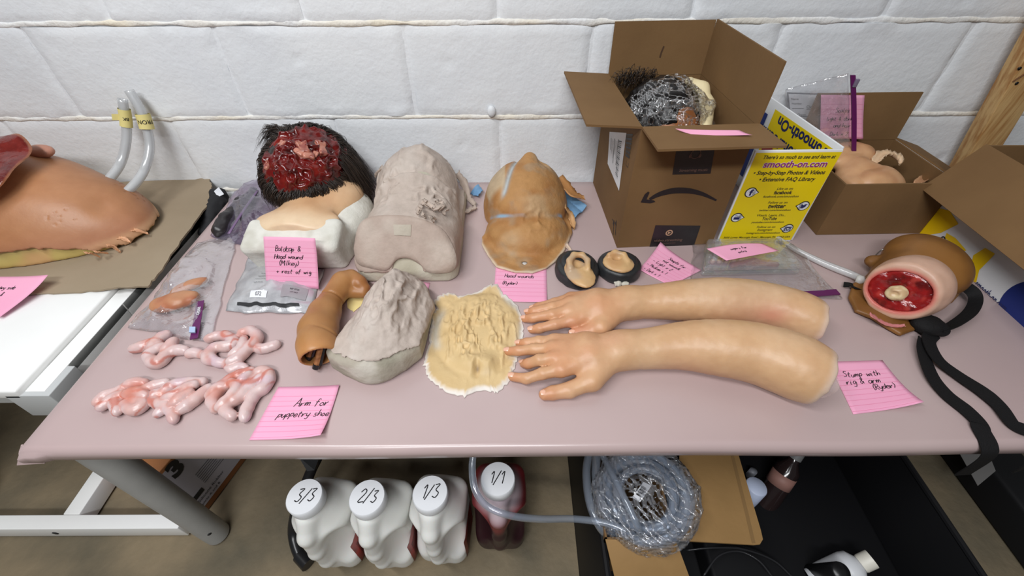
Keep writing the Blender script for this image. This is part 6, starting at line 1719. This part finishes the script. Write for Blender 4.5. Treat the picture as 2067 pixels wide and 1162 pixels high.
# ================================================================== jugs under the table
JUGM = mat('white_jug_plastic', srgb(226, 226, 222), .35, sss=.15, spec=.45)
def jug_sdf(P):
    tp = 1 - .07 * sstep(.04, 0, P[:, 2])
    Q = P.copy(); Q[:, 0] /= tp; Q[:, 1] /= tp
    body = rbox(Q, [0, .002, .105], [.0535, .060, .105], .026)
    sh_ = ell(P, [0, .0, .195], [.046, .050, .055])
    neck = caps(P, [0, -.012, .21], [0, -.012, .246], .036, .030)
    d = smin(smin(body, sh_, .02), neck, .022)
    for s in (-1, 1):                               # grip pockets both sides of the handle
        d = smax(d, -ell(P, [s * .048, -.066, .140], [.035, .050, .078], rotz(-s * .12)), .010)
    hnd = chain(P, [V3(0, -.034, .246), V3(0, -.056, .215), V3(0, -.062, .15), V3(0, -.058, .085), V3(0, -.046, .045)], [.019, .0150, .0135, .015, .018], .01)
    return smin(d, hnd, .009)
JV, JF = sdf_mesh(jug_sdf, V3(-.075, -.095, -.004), V3(.075, .09, .29), .0034)
JV[:, 2] = np.maximum(JV[:, 2], 0)
CAPM = mat('white_cap', srgb(232, 234, 238), .4)
REDL = mat('red_jug_label', srgb(160, 36, 26), .4, srgb(60, 18, 14), 25); DKL = mat('dark_label_text', srgb(46, 30, 28), .5)
def make_jug(label, text, base, yaw, m_, col=None, extra=True, group='white jugs under the table'):
    t = thing('plastic_jug', base, label, 'jug', group)
    R_ = rotz(yaw)
    W_ = lambda q: np.asarray(base, float) + R_ @ np.asarray(q, float)
    b = obj('jug_body', (JV @ R_.T) + np.asarray(base, float), JF, m_, t, col=col)
    v, f = lathe([(.0305, .264), (.032, .267), (.032, .288), (.0305, .2905), (0, .2905)], W_((0, -.012, 0)), 36); cp = obj('cap', v, f, CAPM, t, sharp=35)
    p = Print2D(); hand(p, text, -.016, -.009, .022, .0018); p.lay('handwriting', lambda a, c: W_((0, -.012, .2908)) + V3(a, c, .0004), INK, cp)
    if extra:
        vv = []; n = 10
        for j in range(n + 1):
            for i in range(n + 1):
                a = .0 + .085 * (i / n) - .042; z = .035 + .10 * (j / n) - .012 * (1 - i / n)
                # the label follows the jug's right side
                vv.append((.0542, a, z) if abs(a) < .032 else (.0542 - (abs(a) - .032) ** 2 * 18, a, z))
        ff = [(j*(n+1)+i, j*(n+1)+i+1, (j+1)*(n+1)+i+1, (j+1)*(n+1)+i) for j in range(n) for i in range(n)]
        lb = obj('side_label', [W_(q) for q in vv], ff, REDL, t)
        p = Print2D()
        for k in range(7): p.rect(-.03, .04 + .009 * k, .012 + .006 * (k % 3), .0435 + .009 * k)
        p.lay('label_print', lambda a, c: W_((.0547, a, c)), DKL, lb)
    return t
make_jug('white plastic jug nearest the black hose, cap marked 3/3', '3/3', V3(-.374, .315, 0), -.12, JUGM)
make_jug('white plastic jug in the middle, cap marked 2/3', '2/3', V3(-.261, .313, 0), -.10, JUGM)
make_jug('white plastic jug next to the dark red one, cap marked 1/3', '1/3', V3(-.149, .320, 0), -.08, JUGM)
c = np.tile(srgb(48, 26, 30), (len(JV), 1)); c = mixc(c, srgb(120, 40, 44), sstep(.165, .20, JV[:, 2])); c = mixc(c, srgb(186, 168, 174), sstep(.205, .24, JV[:, 2]))
make_jug('jug of dark red liquid, cap marked 1/1', '1/1', V3(-.028, .345, 0), .0, mat('bloody_jug', rough=.35, attr=True), c, False)

# black hose beside the first jug
hs = thing('black_hose', G(595, 1090), 'black ribbed hose standing behind the jug marked 3/3', 'hose')
P3 = smooth_path([G(640, 925, .16), G(628, 950, .14), G(612, 990, .11), G(597, 1035, .07), G(592, 1075, .03), G(602, 1115, .014), G(622, 1140, .013)], 8)
MB().tube(P3, .0115, 14).obj('hose_pipe', mat('black_rubber', (.012, .012, .013), .3), hs)
MB().tube(smooth_path([G(604, 1120, .0145), G(622, 1140, .0145)], 3), .0145, 14).obj('hose_end', mat('black_rubber', (.012, .012, .013), .3), hs)
MB().slab([G(608, 918, .17), G(650, 918, .17), G(640, 945, .15), G(625, 947, .15)], .012).obj('hose_clip', mat('black_rubber', (.012, .012, .013), .3), hs)

# printed box behind the table leg
LBX = mat('label_grey', srgb(176, 172, 180), .5); BRN = mat('brown_box_card', srgb(150, 96, 52), .75, srgb(132, 82, 44), 8)
cr = G(408, 1046); dr = unit(V3(.045, .15, 0)); dl = unit(V3(-dr[1], dr[0], 0)); hb_ = .21
ld = .30; lw = .26
pbx = thing('printed_box', cr + dr * .15 + dl * .13, 'closed brown box with big 3 on its grey label, behind the table leg', 'box')
q = [cr, cr + dr * ld, cr + dr * ld + dl * lw, cr + dl * lw]
MB().hexa([a + V3(0, 0, .001) for a in q] + [a + V3(0, 0, hb_) for a in q], .002).obj('box_body', BRN, pbx)
sf_ = plane_fn(cr, dr, V3(0, 0, 1), .0008); sf3 = plane_fn(cr, dr, V3(0, 0, 1), .0014)
p = Print2D(); p.rect(.012, .022, ld - .02, hb_ - .01); p.lay('side_label', sf_, LBX, pbx)
pb_ = px_plane(cr, dr, V3(0, 0, 1)); x3, y3 = pb_(352, 966)
p = Print2D(); p.text('3', x3, y3, .06, 0, .06); p.lay('printed_number', sf3, INK, pbx); p = Print2D(); p.text('Silicone Rubber', .02, .045, .012); p.text('parts A and B', .02, .030, .010)
for k in range(7): p.rect(.055 + .0, .075 + .007 * k, .115 - .006 * (k % 3), .0765 + .007 * k)
p.rect(.13, .06, .131, .11); p.rect(.13, .06, .175, .061); p.rect(.174, .06, .175, .11); p.rect(.13, .109, .175, .11); p.rect(.02, .06, .045, .075)
p.lay('label_print', sf3, INK, pbx)
ff_ = plane_fn(cr + dl * lw, -dl, V3(0, 0, 1), .0008); p = Print2D(); p.rect(.03, .03, lw - .01, hb_ - .02); p.lay('side_label', ff_, mat('lilac_label', srgb(150, 142, 160), .5, srgb(104, 98, 118), 60, stretch=(1, 1, 6)), pbx)

# ================================================================== black tote with box, coil and bottles
TOTE = mat('black_tote_plastic', (.008, .008, .009), .5, spec=.2)
tX0, tX1, tY0, tY1, tH = .142, .80, .09, .62, .20
tt_ = thing('black_tote', ((tX0 + tX1) / 2, (tY0 + tY1) / 2, 0), 'wide open black plastic tote under the pink table', 'tote')
MB().box((tX0, tY0, 0), (tX1, tY1, .006), .001).obj('tote_bottom', TOTE, tt_)
fl_ = .028
def wall_(a, b, oa, ob):
    a, b, oa, ob = [np.asarray(q, float) for q in (a, b, oa, ob)]
    n = unit(np.cross(b - a, oa - a)) * .004
    return MB().hexa([a, b, b - n, a - n, oa, ob, ob - n, oa - n], .0012)
c4 = [V3(tX0, tY0, .003), V3(tX1, tY0, .003), V3(tX1, tY1, .003), V3(tX0, tY1, .003)]
r4 = [V3(tX0 - 0 + .0 + .02 * 0 - .0 + fl_ * .9, tY0 - .02, tH), V3(tX1 + fl_, tY0 - .02, tH), V3(tX1 + fl_, tY1 + .02, tH), V3(tX0 + fl_ * .9, tY1 + .02, tH)]
for i in range(4): wall_(c4[i], c4[(i+1) % 4], r4[i], r4[(i+1) % 4]).obj('tote_wall', TOTE, tt_)
for i in range(4): MB().tube([r4[i], r4[(i+1) % 4]], .006, 8).obj('tote_rim', TOTE, tt_)

KF = mat('kraft_flap', srgb(150, 116, 70), .75, srgb(138, 106, 62), 8, .1, 100)
fw = [atZ(1222, 1088, .225), atZ(1366, 1093, .225), atZ(1398, 1180, .185), atZ(1243, 1175, .185)]
rw = [atZ(1366, 1093, .225), atZ(1372, 905, .225), atZ(1487, 905, .225), atZ(1541, 1088, .225)]
ib = thing('cardboard_box', (.33, .32, .007), 'open brown box inside the black tote, flaps spread under the tubing', 'box')
bl_ = atZ(1222, 1088, .225); br_ = atZ(1366, 1093, .225); dpt = .22; th = .004
pp = lambda a, b, z: V3(bl_[0] + a * (br_[0] - bl_[0]), bl_[1] + b * dpt, z)
MB().slab([pp(0, 0, .012), pp(1, 0, .012), pp(1, 1, .012), pp(0, 1, .012)], th).obj('bottom', KRAFT, ib)
for (a, b) in (((0, 0), (1, 0)), ((1, 0), (1, 1)), ((1, 1), (0, 1)), ((0, 1), (0, 0))):
    MB().slab([pp(*a, .012), pp(*b, .012), pp(*b, .223), pp(*a, .223)], th).obj('wall', KRAFT, ib)
MB().slab([fw[3], fw[2], fw[1], fw[0]], th, .001).obj('flap', KF, ib)
MB().slab([atZ(1366, 1090, .226), atZ(1530, 1098, .226), atZ(1540, 1088, .226), atZ(1487, 900, .226)], th, .001) 
fo_ = sheet_poly([atZ(x, y, .226)[:2] for x, y in ((1366, 1090), (1522, 1099), (1534, 1098), (1540, 1088), (1536, 1070), (1487, 905), (1372, 905))], .222, .004, 'flap', KF, ib, nsub=3)
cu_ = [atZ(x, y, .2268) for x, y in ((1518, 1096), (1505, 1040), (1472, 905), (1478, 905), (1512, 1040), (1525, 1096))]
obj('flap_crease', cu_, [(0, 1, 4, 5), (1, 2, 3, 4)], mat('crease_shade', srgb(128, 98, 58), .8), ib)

# coil of clear tubing in a bag
TUB2 = film('clear_tubing', (.90, .93, .97), .22, srgb(180, 190, 205), .06, .55, .12, .1)
cc_ = atZ(1302, 1003, .235); cn = unit(unit(CAM - cc_) + V3(0, .15, .1)); Rc = frame(cn, V3(1, 0, 0))
co = thing('tubing_coil', cc_ - V3(0, 0, .02), 'coil of clear tubing with barcode tag, bagged, on the open box in the tote', 'tubing')
P3 = []
for i in range(0, 9 * 26 + 1):
    t_ = i / 26; lay = t_ / 9; r = .048 + .034 * (.5 + .5 * math.sin(t_ * 2.4)); an = 2 * math.pi * t_
    P3.append(cc_ + Rc @ V3(r * math.cos(an), r * math.sin(an) * .98, -.022 + .05 * lay + .004 * math.sin(3 * t_)))
MB().tube(P3, .0075, 9).obj('coiled_tube', TUB2, co)
lbq = [atZ(x, y, .262) for x, y in ((1276, 1003), (1299, 972), (1315, 980), (1292, 1013))]
lb_ = MB().slab([lbq[3], lbq[2], lbq[1], lbq[0]], .0008).obj('barcode_tag', PAPER, co)
p = Print2D(); W_ = np.linalg.norm(lbq[1] - lbq[0]); H_ = np.linalg.norm(lbq[3] - lbq[0])
for k in range(12): p.rect(W_ * (.22 + .048 * k), H_ * .30, W_ * (.22 + .048 * k) + (.0012 if k % 3 else .0018), H_ * .85)
p.text('PVC TUBE', W_ * .22, H_ * .08, .0045); p.lay('tag_print', plane_fn(lbq[3] + V3(0, 0, .0), lbq[2] - lbq[3], lbq[0] - lbq[3], .0006), INK, lb_)
def cfilm(P):
    q = (P - cc_) @ Rc; d = np.sqrt((q[:, 0] / 1.04) ** 2 + q[:, 1] ** 2) - .094
    d = smax(d, np.abs(q[:, 2]) - .040, .03) + .005 * fbm(P, 34, 5, 3) - .004 * sstep(.4, .95, ridge(P, 30, 14, 2)); return np.abs(d) - .0012
v, fc = sdf_mesh(cfilm, cc_ - .125, cc_ + .125, .0038); obj('bag_film', v, fc, CLEAR, co)
def loose(label, pts, r):
    P3 = smooth_path([atZ(*q) for q in pts], 10); v, f = tube(P3, r, 12, True)
    return tag(obj('clear_tube', v, f, TUB2, None, loc=P3[0]), label, 'tube', 'clear tubes under the table')
loose('long clear tube looping across the dark red jug into the tote', [(957, 905, .36), (953, 945, .345), (960, 990, .33), (985, 1022, .315), (1030, 1040, .305), (1090, 1047, .28), (1160, 1047, .25), (1225, 1056, .245), (1270, 1075, .245), (1300, 1098, .215)], .0062)
loose('clear tube bowing down at the left inside the tote, outermost of three', [(1192, 905, .22), (1184, 950, .22), (1190, 1010, .22), (1210, 1060, .215), (1240, 1092, .19)], .0085)
loose('clear tube bowing down inside the tote, between two others', [(1206, 905, .235), (1203, 960, .235), (1212, 1020, .23), (1232, 1070, .215), (1255, 1095, .19)], .0085)
loose('clear tube slanting across the bagged coil in the tote', [(1216, 918, .27), (1240, 965, .283), (1270, 1025, .283), (1288, 1065, .268), (1302, 1092, .22)], .0062)

# bottles and oddments in the tote
def bottle(name, label, base, axis, prof, m_, cap_prof, capm, cat='bottle'):
    t = thing(name, base, label, cat)
    v, f = lathe(prof, base, 24, axis=axis); obj('bottle_body', v, f, m_, t, sharp=40)
    v, f = lathe(cap_prof, base, 24, axis=axis); obj('cap', v, f, capm, t, sharp=40)
    return t
c1 = atZ(1754, 1130, .13); c0_ = atZ(1672, 1168, .085); ax_ = unit(c1 - c0_); L_ = np.linalg.norm(c1 - c0_)
wb = bottle('white_bottle', 'white plastic bottle with white cap lying at the front of the tote', c0_, ax_, [(.0, -.03), (.030, -.028), (.032, 0), (.032, L_ - .040), (.029, L_ - .028), (.018, L_ - .020), (.013, L_ - .016)], mat('white_bottle_plastic', srgb(214, 216, 220), .35), [(.0155, L_ - .017), (.0165, L_ - .014), (.0165, L_ + .006), (.0, L_ + .007)], mat('white_bottle_cap', srgb(220, 216, 204), .45))
c1 = atZ(1606, 922, .16); c0_ = atZ(1568, 980, .10); ax_ = unit(c1 - c0_); L_ = np.linalg.norm(c1 - c0_)
db_ = bottle('dark_bottle', 'dark bottle with a dull red label standing in the tote shadow', c0_, ax_, [(.0, -.06), (.024, -.058), (.025, 0), (.025, L_ * .6), (.012, L_ * .85), (.011, L_)], mat('dark_glass', (.02, .012, .012), .15), [(.013, L_ - .004), (.013, L_ + .012), (0, L_ + .013)], mat('grey_cap', srgb(120, 120, 120), .5))
v, f = lathe([(.0256, .004), (.0256, .034)], c0_, 24, axis=ax_); obj('bottle_label', v, f, mat('dull_red_label', srgb(150, 110, 100), .6), db_)
p = atZ(1518, 992, .12); v, f = lathe([(0, -.10), (.02, -.10), (.022, -.02), (.022, .022), (.020, .025), (0, .025)], p, 20, axis=(.1, .1, 1))
tag(obj('paper_roll', v, f, mat('pale_blue_paper', srgb(190, 200, 224), .5), None, loc=p - V3(0, 0, .1)), 'pale label roll peeking out behind the open flap in the tote', 'roll')
p = atZ(1521, 950, .10); v, f = lathe([(0, -.08), (.008, -.08), (.0085, .0), (.0, .001)], p, 16); tag(obj('small_vial', v, f, mat('grey_vial', srgb(120, 122, 130), .5), None, loc=p - V3(0, 0, .08)), 'small vial with pale round top deep in the tote', 'vial')
p = atZ(1700, 1154, .155); v, f = lathe([(0, -.11), (.016, -.11), (.0175, -.005), (.016, 0), (0, .0)], p, 20, axis=(.1, -.2, 1)); tag(obj('black_cap_bottle', v, f, mat('black_cap', (.01, .01, .011), .35), None, loc=p - V3(0, 0, .11)), 'short black bottle in front of the white bottle', 'bottle')
WIRE = mat('black_wire', (.02, .02, .022), .25)
for lb, pts in (('thin black cable curving beside the cardboard flap in the tote', [(1420, 1162, .10), (1450, 1122, .11), (1490, 1112, .11), (1530, 1130, .11), (1560, 1165, .10)]), ('thin black cable lying along the tote front', [(1385, 1110, .10), (1440, 1105, .11), (1500, 1108, .11), (1560, 1130, .10), (1600, 1165, .09)])):
    v, f = tube(smooth_path([atZ(*q) for q in pts], 8), .0022, 7); tag(obj('black_cable', v, f, WIRE, None, loc=atZ(*pts[0]) - V3(0, 0, .09)), lb, 'cable')
blk = MB().box((.40, .14, .008), (.78, .60, .075), .008).obj('equipment_case', mat('black_case', (.006, .006, .007), .6, spec=.15)); tag(blk, 'flat black case filling the bottom of the tote', 'case')
# dark crate further right with a paper slip
dc = MB().box((1.105, .12, .0), (1.21, .80, .10), .01).obj('dark_crate', mat('dark_crate_plastic', (.010, .010, .011), .6, spec=.2)); tag(dc, 'dark crate in the shadow at the far right under the table', 'crate')
pq = [atZ(x, y, .1015) for x, y in ((1932, 905), (1990, 900), (2010, 950), (1974, 980))]
tag(MB().slab([pq[3], pq[2], pq[1], pq[0]], .001).obj('paper_slip', mat('dull_paper', srgb(120, 118, 116), .7)), 'grey paper slip on the dark crate under the table', 'paper')
